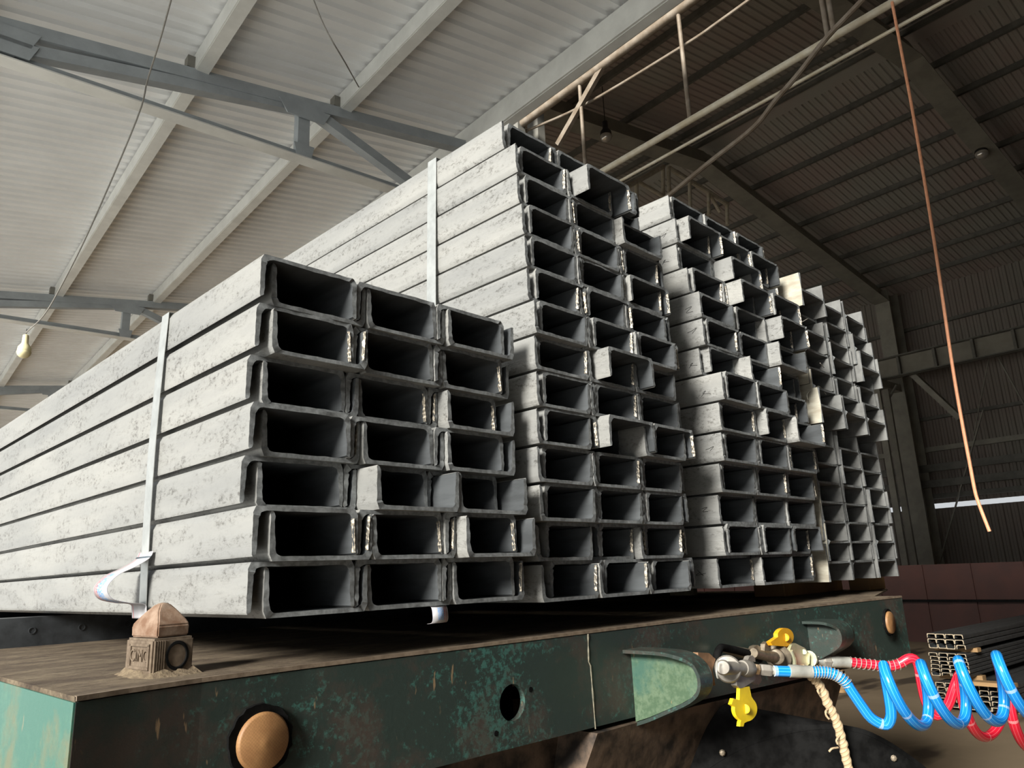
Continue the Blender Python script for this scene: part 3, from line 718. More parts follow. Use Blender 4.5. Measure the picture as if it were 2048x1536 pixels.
tube(bm, [q2(1580, 1302, -.010), q2(1586, 1318, -.012), q2(1588, 1336, -.010)], grad(c2, 6), 10)
lathe(bm, q2(1608, 1304, -.008), toC, [(0, grad(c2, 6)), (.006, grad(c2, 5)), (.0062, .0003)], 12)
lathe(bm, q2(1618, 1318), q2(1634, 1322)-q2(1618, 1318), [(0, grad(c2, 17)), (.014, grad(c2, 14)), (.026, grad(c2, 11))], 18)
o = cpart('valve_housing', bm, M['zinc'], True, CD, CDO); o['label'] = 'yellowish zinc-plated valve housing'
bm = B()
out = [(1541, 1284), (1556, 1274)]+[(1571+16.5*math.cos(a), 1274+18*math.sin(a)) for a in [3.5+k*4.0/16 for k in range(17)]]+[(1573, 1293), (1545, 1291)]
prism(bm, [q2(x, y, -.004) for x, y in out], (0, .012, 0))
lathe(bm, q2(1571, 1275, -.004), toC, [(0, grad(c2, 8)), (.002, grad(c2, 7)), (.0022, grad(c2, 6)), (.0008, grad(c2, 5)), (.0009, .0004)], 20)
o = cpart('dust_cover', bm, M['amber'], False, CD, CDO); o['label'] = 'amber dust cover standing up'
# black air pipe behind the couplings
bm = B(); tube(bm, catmull([at_y(x, y, .97) for x, y in ((1437, 1338), (1433, 1318), (1440, 1297), (1455, 1297), (1500, 1308), (1520, 1318))], 5), .009, 10)
part('air_pipe', bm, M['rubber'], TR, True)
# ------------------------------------------------------------------ coiled air hoses
def coil(ends_px, sh, A, depth, rz, n_half, b):
    """points of a sheared helix seen from the side; ends_px: list of (top x, top y, bottom y) per turn"""
    out = []
    for i in range(len(ends_px)-1):
        (x0, y0, yb0), (x1, y1, yb1) = ends_px[i], ends_px[i+1]
        N = n_half*2
        for k in range(N):
            t = 2*PI*k/N; u = k/N
            ytop = y0+(y1-y0)*u; ybot = yb0+(yb1-yb0)*u; ymid = (ytop+ybot)/2; amp = (ybot-ytop)/2
            pp = x1-x0
            x = x0+pp*u+sh*pp/4*(1-math.cos(t))+b*math.sin(t)
            y = ymid-amp*math.cos(t)
            out.append(at_d(x, y, depth-rz*math.sin(t)))
    return out
def hose(colour, m, label, fit_px, lead_px, depth0, rpx, guard_px, ferr_px, nut_px, coils, depth, rz, b, sh=1.0, tail=None):
    o0 = at_d(*fit_px[0], depth0)
    hz = empty('coiled_air_hose', o0, label, 'air hose', 'coiled air hoses')
    s = depth/F; r = rpx*s
    lead = [at_d(x, y, depth0+(depth-depth0-rz*.3)*max(0, i-3)/(len(lead_px)-4)) for i, (x, y) in enumerate(lead_px)]
    pts = catmull(lead, 6)
    cpts = coil(coils, sh, 0, depth, rz, 14, b)
    pts = catmull(lead+cpts[1::2]+([at_d(x, y, depth) for x, y in tail] if tail else []), 3)
    bm = B(); tube(bm, pts, r, 20); part('hose', bm, m, hz, True)
    g = catmull([at_d(x, y, depth0+(depth-depth0-rz*.3)*max(0, i-3)/(len(lead_px)-4)) for i, (x, y) in enumerate(lead_px)], 30)
    # spring guard follows the lead between two x positions
    seg = [p for p in g if guard_px[0] <= _px(p) <= guard_px[1]]
    tot = sum((a-c_).length for a, c_ in zip(seg, seg[1:])); turns = guard_px[2]; sp = []; L = 0
    for i in range(len(seg)-1):
        t = (seg[i+1]-seg[i]); sv, uv_ = frame_of(t)
        for k in range(3):
            a = 2*PI*turns*(L+t.length*k/3)/tot; sp.append(seg[i]+t*k/3+(sv*math.cos(a)+uv_*math.sin(a))*(r*1.12))
        L += t.length
    # resample finer for round turns
    bm = B(); tube(bm, catmull(sp, 2), r*.085, 6); part('spring_guard', bm, M['ferrule'], hz, True)
    f = [at_d(x, y, depth0) for x, y in ferr_px]
    bm = B(); d = f[1]-f[0]; lathe(bm, f[0], d, [(0, r*1.08), (.001, r*1.2), (d.length*.5, r*1.2), (d.length*.52, r*1.14), (d.length, r*1.14)], 24); part('ferrule', bm, M['ferrule'], hz, True)
    for i, (x0, y0, x1, y1, rr, mm, nn, nm) in enumerate(nut_px):
        a, c_ = at_d(x0, y0, depth0), at_d(x1, y1, depth0); bm = B(); d = c_-a; lathe(bm, a, d, [(0, rr*s*.92), (d.length*.15, rr*s), (d.length*.85, rr*s), (d.length, rr*s*.92)], nn); part(nm, bm, M[mm], hz, nn > 8)
    return hz
def _px(p):
    p = p-CAM; x = p.x*_X.x+p.y*_Y.x+p.z*_Z.x; z = p.x*_X.z+p.y*_Y.z+p.z*_Z.z
    return CX+F*x/z
def _py(p):
    p = p-CAM; y = p.x*_X.y+p.y*_Y.y+p.z*_Z.y; z = p.x*_X.z+p.y*_Y.z+p.z*_Z.z
    return CY+F*y/z
dB = dep_of(lk2(1516, 1339, yc)); dR = dep_of(q2(1634, 1322))
hose('blue', M['blue'], 'bright blue coiled air hose in front, ending at the silver coupling', [(1516, 1339)],
     [(1548, 1342), (1580, 1343), (1620, 1344), (1650, 1344), (1672, 1350), (1690, 1363), (1703, 1382), (1722, 1410), (1742, 1436), (1767, 1449), (1779, 1443), (1782, 1416)], dB, 10.5, (1622, 1696, 13),
     [(1578, 1342), (1624, 1344)],
     [(1510, 1338, 1518, 1339, 11, 'brass', 6, 'nut'), (1520, 1339, 1542, 1341, 12, 'alu', 6, 'swivel_nut'), (1541, 1341, 1564, 1342, 8.5, 'ferrule', 16, 'hose_tail')],
     [(1768, 1334, 1453), (1842, 1328, 1450), (1917, 1321, 1446), (1993, 1311, 1440), (2072, 1300, 1434), (2155, 1290, 1428), (2240, 1280, 1420)], dB*.99, .055, -14)
hose('red', M['red'], 'bright red coiled air hose behind the blue one', [(1634, 1322)],
     [(1662, 1324), (1690, 1324), (1720, 1327), (1750, 1330), (1775, 1333), (1798, 1328), (1815, 1318), (1828, 1318), (1837, 1332), (1843, 1365), (1851, 1400), (1863, 1425), (1878, 1430), (1897, 1408), (1909, 1374)], dR, 9.5, (1698, 1806, 11),
     [(1660, 1323), (1699, 1325)],
     [(1634, 1321, 1646, 1322, 10, 'ferrule', 16, 'hose_tail'), (1645, 1322, 1661, 1323, 13, 'alu', 6, 'swivel_nut')],
     [(1920, 1346, 1462), (2016, 1368, 1486), (2112, 1392, 1512), (2208, 1416, 1536)], dR*.99, .07, -16, 0.0)
# frayed rope tied to the couplings
bm = B(); rg = random.Random(9)
P = catmull([at_d(x, y, dB*1.02) for x, y in ((1600, 1336), (1622, 1352), (1640, 1372), (1657, 1410), (1672, 1440), (1684, 1480), (1692, 1515), (1703, 1560), (1712, 1600))], 8)
tube(bm, P, [.0095*(1+.14*math.sin(i*1.7)+.1*rg.random()) for i in range(len(P))], 12)
for (x, y, pts_) in ((1655, 1418, ((-4, 6), (-2, 14), (3, 20))), (1676, 1495, ((-12, 2), (-18, 8))), (1640, 1375, ((-5, 6), (-2, 12))), (1680, 1470, ((-7, 10), (-5, 18)))):
    tube(bm, catmull([at_d(x, y, dB*1.015)]+[at_d(x+a, y+b, dB*1.01) for a, b in pts_], 4), .0022, 6)
solo('frayed_rope', bm, M['rope'], 'frayed tan rope hanging down below the hose couplings', 'rope', smooth=True)
# black mudguard of the towing truck, below right
MG = empty('mudguard', at_d(1620, 1560, 1.75), 'black curved mudguard with bolts below the trailer front', 'mudguard')
bm = B()
arc = [at_d(x, y, 1.72+.0*i) for i, (x, y) in enumerate(((1330, 1600), (1400, 1540), (1480, 1490), (1560, 1462), (1640, 1449), (1715, 1455), (1770, 1478), (1822, 1512), (1870, 1550), (1920, 1600)))]
arc = catmull(arc, 4); bk = Vector((-.25, .55, .10)); A1 = [bm.verts.new(p) for p in arc]; A2 = [bm.verts.new(p+bk) for p in arc]; A3 = [bm.verts.new(p+Vector((-.002, 0, -.010))) for p in arc]; A4 = [bm.verts.new(p+bk+Vector((0, 0, -.010))) for p in arc]
n = len(arc)
for i in range(n-1):
    for Pq, Q in ((A1, A2), (A2, A4), (A4, A3), (A3, A1)): bm.faces.new((Pq[i], Pq[i+1], Q[i+1], Q[i]))
bm.faces.new((A1[0], A2[0], A4[0], A3[0])); bm.faces.new((A1[-1], A2[-1], A4[-1], A3[-1]))
part('guard_sheet', bm, M['rubber'], MG, True)
bm = B(); fl = [p+Vector((0, 0, -.004)) for p in arc]; lo = [p+Vector((-.02, .01, -.22)) for p in arc]
A1 = [bm.verts.new(p) for p in fl]; A2 = [bm.verts.new(p) for p in lo]; A3 = [bm.verts.new(p+Vector((0, .01, 0))) for p in fl]; A4 = [bm.verts.new(p+Vector((0, .01, 0))) for p in lo]
for i in range(n-1):
    for Pq, Q in ((A1, A2), (A2, A4), (A4, A3), (A3, A1)): bm.faces.new((Pq[i], Pq[i+1], Q[i+1], Q[i]))
part('side_skirt', bm, M['rubber'], MG, True)
for x, y in ((1793, 1519), (1448, 1508)):
    p = at_d(x, y, 1.70); bm = B(); lathe(bm, p+Vector((.01, .01, 0)), toC, [(0, .007), (.005, .007), (.006, .005), (.010, .005), (.0105, .001)], 8); part('bolt', bm, M['alu_dark'], MG)
# ------------------------------------------------------------------ bearers and blocks under the load
def bearer(y, name, label):
    bm = B(); N = 2
    z0, z1 = CAMZ-.052*K*.985, CAMZ-.0690*K
    x0, x1 = .30, 3.2
    P = [(x0, y, DZ), (x1, y, DZ), (x1, y+.09, DZ), (x0, y+.09, DZ), (x0, y, z0), (x1, y, z1), (x1, y+.09, z1), (x0, y+.09, z0)]
    hexa(bm, [Vector(p) for p in P])
    for k in range(6):
        p = Vector((.50+k*.105, y-.0006, DZ+.035)); lathe(bm, p+Vector((0, .002, 0)), (0, -1, 0), [(0, .008), (.0026, .008), (.0027, .0062), (.0009, .006), (.0008, .0003)], 18)
    return solo(name, bm, M['bar'], label, 'bearer')
bearer(2.09, 'steel_bearer', 'black steel bearer with round holes under the short bundle, near the deck front')
bearer(4.2, 'steel_bearer', 'black steel bearer under the middle of the bundles')
bearer(6.4, 'steel_bearer', 'black steel bearer under the far end of the bundles')
def block(name, a, b, m, label):
    bm = B(); box(bm, a, b); bmesh.ops.bevel(bm, geom=bm.edges[:], offset=.003, segments=1, affect='EDGES'); return solo(name, bm, m, label, 'timber block')
p = at_z(1393, 1191, DZ); block('timber_block', (p.x-.02, p.y, DZ), (p.x+.012, p.y+.12, DZ+.030), M['woodpale'], 'small pale timber block on the deck under the pen-marked bundle')
p = at_z(1640, 1190, DZ)
p1 = at_y(1570, 1190, 1.30); p2 = at_y(1688, 1190, 1.30)
block('timber_block', (p1.x, 1.30, DZ), (p2.x, 1.42, CAMZ-.0690*K), M['wood'], 'long brown timber block under the I-beam stacks')
p1 = at_y(1742, 1190, 1.17); p2 = at_y(1774, 1190, 1.17)
block('timber_block', (p1.x, 1.17, DZ), (p2.x, 1.25, CAMZ-.0690*K), M['wood'], 'upright brown timber block at the right end of the load')
# ------------------------------------------------------------------ hall
def corr_sheet(p00, du, dv, L, Wd, pitch, depth, nrm):
    """corrugated sheet: profile runs along du (length L), ribs run along dv (length Wd)"""
    bm = B(); du = Vector(du).normalized(); dv = Vector(dv).normalized(); nn = Vector(nrm).normalized()*depth; n = int(L/pitch); A = []
    for k in range(n):
        for f, h in ((0, 0), (.38, 0), (.52, 1), (.86, 1)): A.append(Vector(p00)+du*(k+f)*pitch+nn*h)
    V0 = [bm.verts.new(p) for p in A]; V1 = [bm.verts.new(p+dv*Wd) for p in A]
    for i in range(len(A)-1): bm.faces.new((V0[i], V0[i+1], V1[i+1], V1[i]))
    return bm
def st(name, bm, m): 
    me = mesh(bm, name, recalc=True); return structure(link(name, me, m))
FLOORZ = 0.0
U0, U1 = -5.0, 42.0
bm = B(); hexa(bm, [H(U0, -1.6, -1.47-.2), H(U1, -1.6, -1.47-.2), H(U1, 34, -1.47-.2), H(U0, 34, -1.47-.2), H(U0, -1.6, -1.47), H(U1, -1.6, -1.47), H(U1, 34, -1.47), H(U0, 34, -1.47)]); st('floor', bm, M['floor'])
bm = B(); hexa(bm, [H(-60, -80, -1.69), H(100, -80, -1.69), H(100, -1.6, -1.69), H(-60, -1.6, -1.69), H(-60, -80, -1.475), H(100, -80, -1.475), H(100, -1.6, -1.475), H(-60, -1.6, -1.475)]); st('floor', bm, M['yard']); 
LZ = lambda v: 4.5+.13*v
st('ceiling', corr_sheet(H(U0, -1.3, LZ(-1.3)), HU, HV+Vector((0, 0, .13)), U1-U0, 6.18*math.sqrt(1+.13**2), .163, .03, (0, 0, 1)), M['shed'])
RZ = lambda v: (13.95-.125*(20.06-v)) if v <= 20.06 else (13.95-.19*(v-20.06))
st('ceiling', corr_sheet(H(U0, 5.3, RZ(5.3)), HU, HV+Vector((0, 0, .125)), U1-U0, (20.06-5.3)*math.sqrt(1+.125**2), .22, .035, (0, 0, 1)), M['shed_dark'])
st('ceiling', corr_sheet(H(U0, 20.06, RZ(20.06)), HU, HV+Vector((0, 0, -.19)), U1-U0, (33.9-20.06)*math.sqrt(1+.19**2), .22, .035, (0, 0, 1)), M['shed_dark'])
# ridge flashing
bm = B(); 
for s in (-1, 1):
    a = [H(U0, 20.06, 13.9), H(U1, 20.06, 13.9), H(U1, 20.06+s*.45, 13.9-.07), H(U0, 20.06+s*.45, 13.9-.07)]
    hexa(bm, a+[p+Vector((0, 0, .02)) for p in a])
st('trim_1', bm, M['shed_dark'])
VW = 33.8
EZ = RZ(VW)
st('wall_right', corr_sheet(H(U0, VW, 2.13), HU, (0, 0, 1), U1-U0, EZ-2.13+.3, .25, .04, HV), M['wall'])
st('wall_right', corr_sheet(H(U0, VW, -1.47), HU, (0, 0, 1), U1-U0, 1.47+1.93, .25, .04, HV), M['wall'])
def slab(name, pts, d, m):
    bm = B(); prism(bm, pts, d); return st(name, bm, m)
slab('wall_rear', [H(U0, -1.3, -1.47), H(U0, VW, -1.47), H(U0, VW, EZ), H(U0, 20.06, 13.95), H(U0, 5.3, RZ(5.3)), H(U0, 5.3, LZ(5.1)), H(U0, -1.3, LZ(-1.3))], -HU*.2, M['wall'])  # out of view, set close behind the camera to hold back ambient light
slab('wall_far', [H(U1, 5.3, -1.47), H(U1, VW, -1.47), H(U1, VW, EZ), H(U1, 20.06, 13.95), H(U1, 5.3, RZ(5.3))], HU*.2, M['wall'])
# upper side of the main hall above the lean-to roof
slab('wall_left', [H(U0, 5.3, 5.9), H(U1, 5.3, 5.9), H(U1, 5.3, RZ(5.3)), H(U0, 5.3, RZ(5.3))], HV*.05, M['wall'])
slab('wall_left', [H(U0, -1.3, -1.47), H(-1.5, -1.3, -1.47), H(-1.5, -1.3, LZ(-1.3)), H(U0, -1.3, LZ(-1.3))], -HV*.05, M['wall'])  # unseen stretch of wall, added to block light from the front left
# lean-to purlins
for i, v in enumerate((-1.1, -.05, 1.72, 3.16, 4.78)):
    bm = B(); z = LZ(v)
    h = .17 if i < 4 else .27
    bar(bm, H(U0, v, z-.02-h/2), H(U1, v, z-.02-h/2), .07 if i < 4 else .10, h)
    bar(bm, H(U0, v+.03, z-.02-h), H(U1, v+.03, z-.02-h), .11, .012)
    solo('roof_purlin', bm, M['purlin'], ['pale grey purlin along the open left eave', 'pale grey purlin just inside the open eave', 'pale grey purlin, leftmost seen crossing the grey roof trusses', 'pale grey purlin in the middle of the bright roof', 'deep pale grey eave beam where the bright roof ends'][i], 'roof purlin', 'purlins of the bright roof')
# lean-to trusses
def truss(u, label):
    zt = lambda v: LZ(v)-.235
    zb = lambda v: 4.06
    e = empty('roof_truss', H(u, 0, 3.9), label, 'roof truss', 'grey trusses under the bright roof')
    bm = B(); bar(bm, H(u, -1.1, zt(-1.1)), H(u, 5.0, zt(5.0)), .12, .115, Vector((0, 0, 1))); part('top_chord', bm, M['truss'], e)
    bm = B(); bar(bm, H(u, -1.1, zb(0)), H(u, 5.0, zb(0)), .012, .08); o = part('bottom_chord', bm, M['truss'], e)
    bm = B(); bar(bm, H(u, -1.1, zb(0)-.045), H(u, 5.0, zb(0)-.045), .15, .012); o = part('chord_flange', bm, M['purlin'], e); o['label'] = 'pale bottom flange'
    for v in (.30, 2.74, 4.9):
        bm = B(); bar(bm, H(u, v, zb(v)), H(u, v, zt(v)), .12, .10, HU); part('post', bm, M['truss'], e)
    for a, b in (((.34, 4.14), (2.70, zt(2.70)-.05)), ((2.82, zt(2.82)-.03), (4.35, 4.03)), ((-1.0, zt(-1)), (.27, 4.12))):
        bm = B(); bar(bm, H(u, *a), H(u, *b), .10, .10); part('diagonal', bm, M['truss'], e)
    for v, z, sx in ((.30, 4.14, .7), (.30, zt(.30)-.06, .7), (2.74, zt(2.74)-.09, .9), (2.74, 4.10, .35)):
        bm = B(); prism(bm, [H(u-.07, v-.30*sx, z+.05), H(u-.07, v+.30*sx, z+.05), H(u-.07, v+.22*sx, z-.09), H(u-.07, v-.20*sx, z-.09)], HU*.012); part('gusset', bm, M['truss'], e)
    for v in (-.05, 1.72, 3.16):
        bm = B(); box(bm, (u-.05, v-.10, zt(v)+.06), (u+.05, v-.02, LZ(v)-.06), H); part('purlin_cleat', bm, M['darksteel'], e)
for k, (u, lb) in enumerate(((6.3, 'grey steel roof truss nearest the camera, under the bright roof'), (13.1, 'second grey roof truss, behind the nearest one at left'), (19.9, 'third grey roof truss, low at the left edge'), (26.7, 'fourth grey roof truss, far down the bright roof'), (33.5, 'farthest grey roof truss at the end of the bright roof'))): truss(u, lb)
# main frames
def ipath(bm, pts, dep, fw, web=.02, fl=.03, up=Vector((0, 0, 1))):
    for a, b in zip(pts, pts[1:]):
        d = (b-a).normalized(); s = HU
        nn = d.cross(s).normalized()
        if nn.z < 0: nn = -nn
        hexa(bm, [a-s*web, a+s*web, b+s*web, b-s*web, a-s*web-nn*dep, a+s*web-nn*dep, b+s*web-nn*dep, b-s*web-nn*dep])
        hexa(bm, [a-s*fw/2-nn*dep, a+s*fw/2-nn*dep, b+s*fw/2-nn*dep, b-s*fw/2-nn*dep]+[p-nn*fl for p in (a-s*fw/2-nn*dep, a+s*fw/2-nn*dep, b+s*fw/2-nn*dep, b-s*fw/2-nn*dep)])
def frame(u, lb, first):
    e = empty('portal_frame', H(u, 20, -1.47), lb, 'roof frame', 'portal frames of the main hall')
    bm = B(); ipath(bm, [H(u, 5.7, RZ(5.7)-.2), H(u, 20.06, 13.72), H(u, 32.6, RZ(32.6)-.2)], .62, .62); part('rafter', bm, M['rafter'], e)
    bm = B(); s = .62
    for v0, v1, uu0, uu1 in ((32.35, 33.3, -.012, .012), (32.33, 32.36, -.31, .31), (33.3, 33.33, -.31, .31)): box(bm, (u+uu0, v0, -1.47), (u+uu1, v1, RZ(33)-.2), H)
    part('column', bm, M['rafter'], e)
    bm = B()
    for v0 in (30.4, 31.2): box(bm, (u-.12, v0, -1.47), (u+.12, v0+.14, 7.0), H)
    box(bm, (u-.2, 30.2, 6.75), (u+.2, 32.4, 7.05), H); part('crane_column', bm, M['rafter'], e)
    bm = B()
    for v0 in (5.52, 5.86): box(bm, (u-.10, v0, -1.47), (u+.10, v0+.12, RZ(5.7)-.25), H)
    for k in range(10): bar(bm, H(u, 5.6, -1.2+k*1.2), H(u, 5.92, -.6+k*1.2), .03, .05)
    part('left_column', bm, M['darksteel'], e)
for u, lb in ((6.3, 'nearest brown portal frame, its rafter at the top right corner'), (13.1, 'second brown portal frame, rafter running down to the right wall'), (19.9, 'third brown portal frame, deep in the hall'), (26.7, 'fourth brown portal frame, far in the hall'), (-.5, 'brown portal frame beside the camera'), (33.5, 'farthest brown portal frame')): frame(u, lb, u == 6.3)
# main roof purlins
vl = [7.0, 9.2, 11.4, 13.8, 16.1, 18.7]; vr = [19.7, 21.5, 23.0, 24.55, 26.1, 27.65, 29.2, 30.75, 32.3]
for i, v in enumerate(vl+vr):
    bm = B(); z = RZ(v)-.10; bar(bm, H(U0, v, z), H(U1, v, z), .07, .18); bar(bm, H(U0, v+.02, z-.09), H(U1, v+.02, z-.09), .08, .012)
    side = 'left' if i < len(vl) else 'right'; k = (len(vl)-1-i) if side == 'left' else i-len(vl)
    solo('roof_purlin', bm, M['darksteel'], 'dark roof purlin, %s from the ridge on its %s slope' % (ORD[k], side), 'roof purlin', 'purlins of the dark roof')
# crane girder along the right wall
CG = empty('crane_girder', H(13, 31, 7.05), 'long brown crane girder with stiffeners along the right wall', 'crane girder')
bm = B(); box(bm, (U0+.1, 30.75, 7.05), (U1-.1, 30.80, 7.85), H); part('web', bm, M['crane'], CG)
bm = B(); box(bm, (U0+.1, 30.5, 7.83), (U1-.1, 31.1, 7.88), H); box(bm, (U0+.1, 30.58, 7.055), (U1-.1, 31.0, 7.10), H); part('flange', bm, M['darksteel'], CG)
for k in range(28):
    u = U0+.8+k*1.36; bm = B(); box(bm, (u, 30.58, 7.06), (u+.10, 30.76, 7.84), H); part('stiffener', bm, M['darksteel'], CG)
# wall rails, braces
for i, (z, h, vv) in enumerate(((9.6, .14, 33.6), (5.6, .14, 33.6), (4.25, .2, 33.5), (3.4, .3, 33.2), (2.75, .3, 33.1), (2.3, .2, 33.4))):
    bm = B(); box(bm, (U0, vv, z), (U1, vv+.15, z+h), H); solo('wall_rail', bm, M['rafter'] if i in (2,) else M['darksteel'], ['dark wall rail just under the eave of the right wall', 'dark wall rail below the crane girder', 'lighter wall rail at mid height of the right wall', 'thick dark rail, upper of two above the daylight strip', 'thick dark rail, lower of two above the daylight strip', 'thin dark rail right above the daylight strip'][i], 'wall rail', 'rails of the right wall')
for i, (p1, p2, v, w_) in enumerate((((1822, 745), (1922, 838), 31.5, .35), ((1980, 706), (1948, 868), 33.3, .05), ((1990, 704), (2060, 830), 33.3, .08), ((1966, 820), (1880, 1122), 33.2, .08), ((1795, 1030), (1842, 1122), 33.2, .08), ((1793, 770), (1768, 815), 31.5, .10))):
    bm = B(); bar(bm, at_v(*p1, v), at_v(*p2, v), w_, w_*.6); solo('wall_brace', bm, M['rafter'], ['wide knee brace under the crane girder beside the far column', 'thin black rod brace hanging from the crane girder', 'pale slanting brace right of the thin rod', 'long slanting brace crossing the daylight strip', 'short slanting brace left of the far column', 'short brace at the left of the far column head'][i], 'wall brace', 'braces on the right wall')
# low dark red sheet fence before the right wall
FN = empty('sheet_fence', H(9, 14.6, -1.47), 'low dark red sheet fence in front of the right wall', 'fence')
zf = at_v(1950, 1126, 14.6).z
bm = B(); me_pts = []
n = 60
for k in range(n):
    u = -2+k*.4; off = (.02 if k % 2 else 0); hexa(bm, [H(u, 14.6+off, -1.47), H(u+.4, 14.6+off, -1.47), H(u+.4, 14.64+off, -1.47), H(u, 14.64+off, -1.47)]+[Vector((p.x, p.y, zf-.02*(u-9)*0)) for p in (H(u, 14.6+off, 0), H(u+.4, 14.6+off, 0), H(u+.4, 14.64+off, 0), H(u, 14.64+off, 0))])
part('sheet', bm, M['fence'], FN)
for (x, y, x2, y2) in ((1950, 1126, 1982, 1262),):
    u = (at_v(x, y, 14.5)-CAM).dot(HU); bm = B(); bar(bm, H(u, 14.53, -1.47), Vector((*H(u, 14.53, 0).xy, zf)), .10, .10); part('post', bm, M['fencepost'], FN)
u = (at_v(1848, 1150, 14.5)-CAM).dot(HU); bm = B(); bar(bm, H(u, 14.55, -.9), H(u, 14.55, -.16), .02, .02); part('post', bm, M['fencepost'], FN)
bm = B(); box(bm, (-2, 14.55, -.78), (22, 14.59, -.74), H); part('rail', bm, M['rubber'], FN)
# longitudinal lattice girder between the two halls
V0 = 5.6
LG = empty('lattice_girder', H(4, V0, 4.2), 'light lattice girder of pipes where the two roofs meet', 'lattice girder')
zc, za, zb_ = V0/1.022, V0/1.327, V0/1.39
bm = B(); cyl(bm, H(-2, V0, zc), H(6.3, V0, zc), .05, 12); o = part('top_pipe', bm, M['pipe_rust'], LG, True); o['label'] = 'rusty top pipe'
bm = B(); cyl(bm, H(-2, V0, za), H(13, V0, za), .034, 12); o = part('bottom_pipe', bm, M['pipe'], LG, True); o['label'] = 'pale bottom pipe'
for px in (1163, 1367, 1650, 1660):
    u = V0*(.926 if px == 1163 else .672 if px == 1367 else .418 if px == 1650 else .408)
    bm = B(); cyl(bm, H(u, V0, za), H(u, V0, zc), .022, 10); part('hanger', bm, M['pipe_rust'], LG, True)
bm = B(); bar(bm, at_v(1116, 290, V0), at_v(1206, 131, V0), .05, .07); part('diagonal', bm, M['pipe_rust'], LG)
bm = B(); cyl(bm, H(-2, V0+.05, zb_), H(12, V0+.05, zb_), .016, 8); solo('tension_rod', bm, M['pipe'], 'thin pale rod running below the lattice girder', 'rod', smooth=True)
bm = B(); tube(bm, catmull([at_v(x, y, V0+.1) for x, y in ((1040, 267), (1167, 211), (1363, 94), (1440, 42), (1560, -45))], 5), .017, 8); solo('stay_cable', bm, M['pipe_rust'], 'thin rusty cable sagging across the lattice girder', 'cable', smooth=True)
bm = B(); tube(bm, catmull([at_v(x, y, V0-.25) for x, y in ((1300, 420), (1346, 384), (1422, 322), (1507, 255), (1550, 202), (1600, 144), (1653, 76), (1725, 0), (1790, -70))], 5), .022, 8); solo('stay_cable', bm, M['pipe_rust'], 'long slanting cable crossing in front of the dark roof', 'cable', smooth=True)
# small roof-shaped lattice far in the hall
FT = empty('far_lattice', H(20, 20, 3.9), 'small gabled lattice of pipes seen far off above the pen-marked bundle', 'lattice')
UF = 11.6
def fp(p, q_, r=.06, nm='strut'):
    bm = B(); cyl(bm, at_u(*p, UF), at_u(*q_, UF), r, 8); part(nm, bm, M['pipe'], FT, True)
for p, q_ in (((1240, 382), (1327, 333)), ((1338, 336), (1380, 362)), ((1380, 362), (1420, 386)), ((1420, 386), (1456, 410))): fp(p, q_, .07, 'top_chord')
for p, q_ in (((1273, 364), (1274, 420)), ((1326, 334), (1327, 395)), ((1337, 334), (1339, 395)), ((1379, 362), (1381, 420)), ((1417, 384), (1418, 430)), ((1454, 410), (1455, 450)), ((1277, 364), (1325, 392)), ((1421, 392), (1440, 424))): fp(p, q_, .055, 'strut')
# hanging lamps
def lamp(p, top, body, label, s):
    e = empty('hanging_lamp', p, label, 'lamp', 'hanging lamps')
    bm = B(); lathe(bm, p+Vector((0, 0, .02*s)), (0, 0, 1), [(0, .16*s), (.10*s, .15*s), (.2*s, .08*s), (.42*s, .07*s), (.45*s, .02*s)], 18); part('housing', bm, M['lampbody'] if body else M['cream'], e, True)
    bm = B(); lathe(bm, p+Vector((0, 0, .03*s)), (0, 0, -1), [(0, .15*s), (.05*s, .17*s), (.12*s, .15*s), (.18*s, .10*s), (.21*s, .02*s)], 18); part('bulb', bm, M['bulb'] if body else M['cream'], e, True)
    bm = B(); cyl(bm, p+Vector((0, 0, .45*s)), top, .012*s, 6); part('stem', bm, M['lampbody'], e, True)
d = wray(1963, 306); p = CAM+d*(24.9/d.dot(HV)); lamp(p, Vector((p.x, p.y, CAMZ+RZ(24.9)-.2)), True, 'clear bulb lamp under the near rafter at upper right', 1.15)
d = wray(1212, 272); p = CAM+d*(13.9/d.dot(HV)); lamp(p, Vector((p.x, p.y, CAMZ+RZ(13.9)-.2)), True, 'clear bulb lamp under the far rafter near the ridge', 1.0)
d = wray(48, 703); p = CAM+d*(9.4/d.dot(HU)); lp = p; lamp(p, p+Vector((0, 0, .26)), False, 'cream lamp hanging on a cord below the bright roof at left', .42)
def proof(x, y):
    d_ = wray(x, y); return CAM+d_*(4.49/(d_.z-.13*d_.dot(HV)))
bm = B(); pu = lambda x, y, u: at_u(x, y, u)
tube(bm, catmull([p+Vector((0, 0, .22)), pu(88, 630, 8.9), pu(124, 569, 8.3), pu(181, 455, 7.5), pu(273, 240, 6.25), pu(295, 160, 6.1), pu(320, 80, 5.4), pu(342, 0, 5.0), pu(352, -30, 4.7)], 5), .007, 6); solo('lamp_cord', bm, M['cord'], 'thin cord carrying the cream lamp across the truss', 'cord', smooth=True)
bm = B(); tube(bm, catmull([proof(618, -25), pu(650, 55, 4.5), pu(690, 125, 4.75), proof(722, 182)], 5), .006, 6); solo('loose_wire', bm, M['cord'], 'thin loose wire hanging below the bright roof', 'wire', smooth=True)
bm = B(); tube(bm, catmull([at_v(x, y, V0-.03) for x, y in ((1784, 4), (1806, 120), (1830, 250), (1868, 480), (1903, 720), (1925, 850), (1940, 930), (1949, 978), (1955, 1000), (1966, 1030), (1979, 1063)) ], 5), .011, 8); solo('copper_cable', bm, M['copper'], 'bare copper-coloured cable hanging from the lattice girder', 'cable', smooth=True)
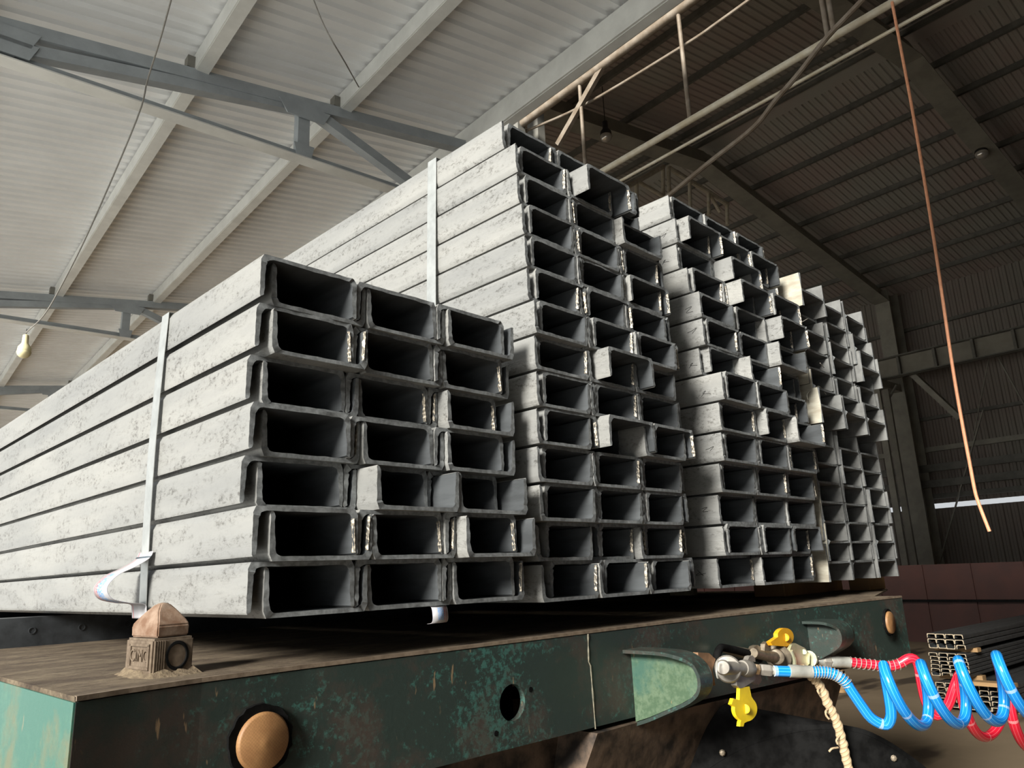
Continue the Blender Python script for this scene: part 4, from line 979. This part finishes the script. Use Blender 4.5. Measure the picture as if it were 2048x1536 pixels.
# ------------------------------------------------------------------ stacks on the floor behind
section('c', .090, .0500, 6.0)
M['cut_beige'] = simple('sunlit_rusty_end', (.46, .38, .27), .6, .1, .2, 40, .1, rnd=True)  # rusty ends, their beige lightened to imitate sun on them
M['smallbody'] = simple('dark_small_channel', (.05, .05, .05), .5, .1, .2, 20, .1, rnd=True)
for k_ in 'UD':
    for me in SEC['c'][k_]: me.materials[0] = M['smallbody']; me.materials[1] = M['cut_beige']
VS = 8.29
FRM = Matrix((( -HU.x, HV.x, 0), (-HU.y, HV.y, 0), (0, 0, 1)))        # channel x -> -U, channel y -> V
rot = math.atan2(-HU.y, -HU.x)
def floor_stack(where, u_left, z0, rows, cols, zs, seed, missing=()):
    rg = random.Random(seed); sec = SEC['c']; s = zs/.0500
    for r in range(rows):
        for c in range(cols):
            typ = 'D' if (r < rows-1 or rg.random() < .5) else 'U'
            o = bpy.data.objects.new('small_channel', rg.choice(sec[typ])); COL.objects.link(o)
            o.rotation_euler = (0, 0, rot); o.scale = (.085/.090, 1, s)
            o.location = H(u_left-c*.0885-rg.uniform(0, .004), VS+rg.uniform(0, .04), z0+(rows-1-r)*(zs+.0006))
            tag(o, 'small channel, %s from left, %s layer from top of the %s' % (ORD[c], ORD[r], where), 'steel channel', 'small channels on the floor behind')
floor_stack('beige upper floor stack', 3.485, -.893, 3, 4, .049, 1)
floor_stack('pale middle floor stack', 3.490, -1.150, 6, 4, .0365, 2)
floor_stack('dark lowest floor stack', 3.470, -1.44, 5, 4, .047, 3)
floor_stack('dark floor stack at right', 3.085, -1.44, 5, 3, .047, 4)
def flat(name, u0, u1, v0, v1, z0, z1, m, label, cat):
    bm = B(); box(bm, (u0, v0, z0), (u1, v1, z1), H); return solo(name, bm, m, label, cat)
flat('timber_batten', 2.75, 3.10, 8.2, 8.34, -1.203, -1.168, M['wood'], 'brown timber batten lying on the dark floor stack at right', 'batten')
for k, vv in enumerate((8.5, 11.5)):
    flat('timber_batten', 3.10, 3.50, vv, vv+.09, -.933, -.895, M['wood'], 'timber batten between the beige and pale floor stacks, %s end' % ('near' if k == 0 else 'far'), 'batten')
    flat('timber_batten', 3.10, 3.50, vv, vv+.09, -1.20, -1.152, M['wood'], 'timber batten between the pale and dark floor stacks, %s end' % ('near' if k == 0 else 'far'), 'batten')
    flat('timber_batten', 2.75, 3.50, vv, vv+.09, -1.47, -1.441, M['wood'], 'timber batten on the floor under the dark stacks, %s end' % ('near' if k == 0 else 'far'), 'batten')
bm = B(); p = at_z(1683, 1384, 0); cyl(bm, p, p+Vector((0, 0, .62)), .06, 16); bmesh.ops.translate(bm, verts=bm.verts, vec=(0, 0, 0)); solo('floor_post', bm, M['wood'], 'short brown post standing on the floor behind the couplings', 'post', smooth=True)
# ------------------------------------------------------------------ light
w = bpy.data.worlds.new('World'); S.world = w; w.use_nodes = True
nt = w.node_tree; bg = nt.nodes['Background']
bg.inputs[0].default_value = (.93, .97, 1.0, 1); bg.inputs[1].default_value = .6
sun = bpy.data.lights.new('sun', 'SUN'); so = bpy.data.objects.new('sun', sun); COL.objects.link(so)
sun.energy = 8.6; sun.angle = math.radians(17); sun.color = (1.0, .965, .89)
dirn = Vector((1, .21, -math.tan(math.radians(25)))).normalized()
so.rotation_euler = dirn.to_track_quat('-Z', 'Y').to_euler(); so.location = (-10, -2, 8)
vs = S.view_settings; S.display_settings.display_device = 'sRGB'
vs.view_transform = 'Standard'; vs.look = 'None'; vs.gamma = 1; vs.use_curve_mapping = False; vs.exposure = 0.1
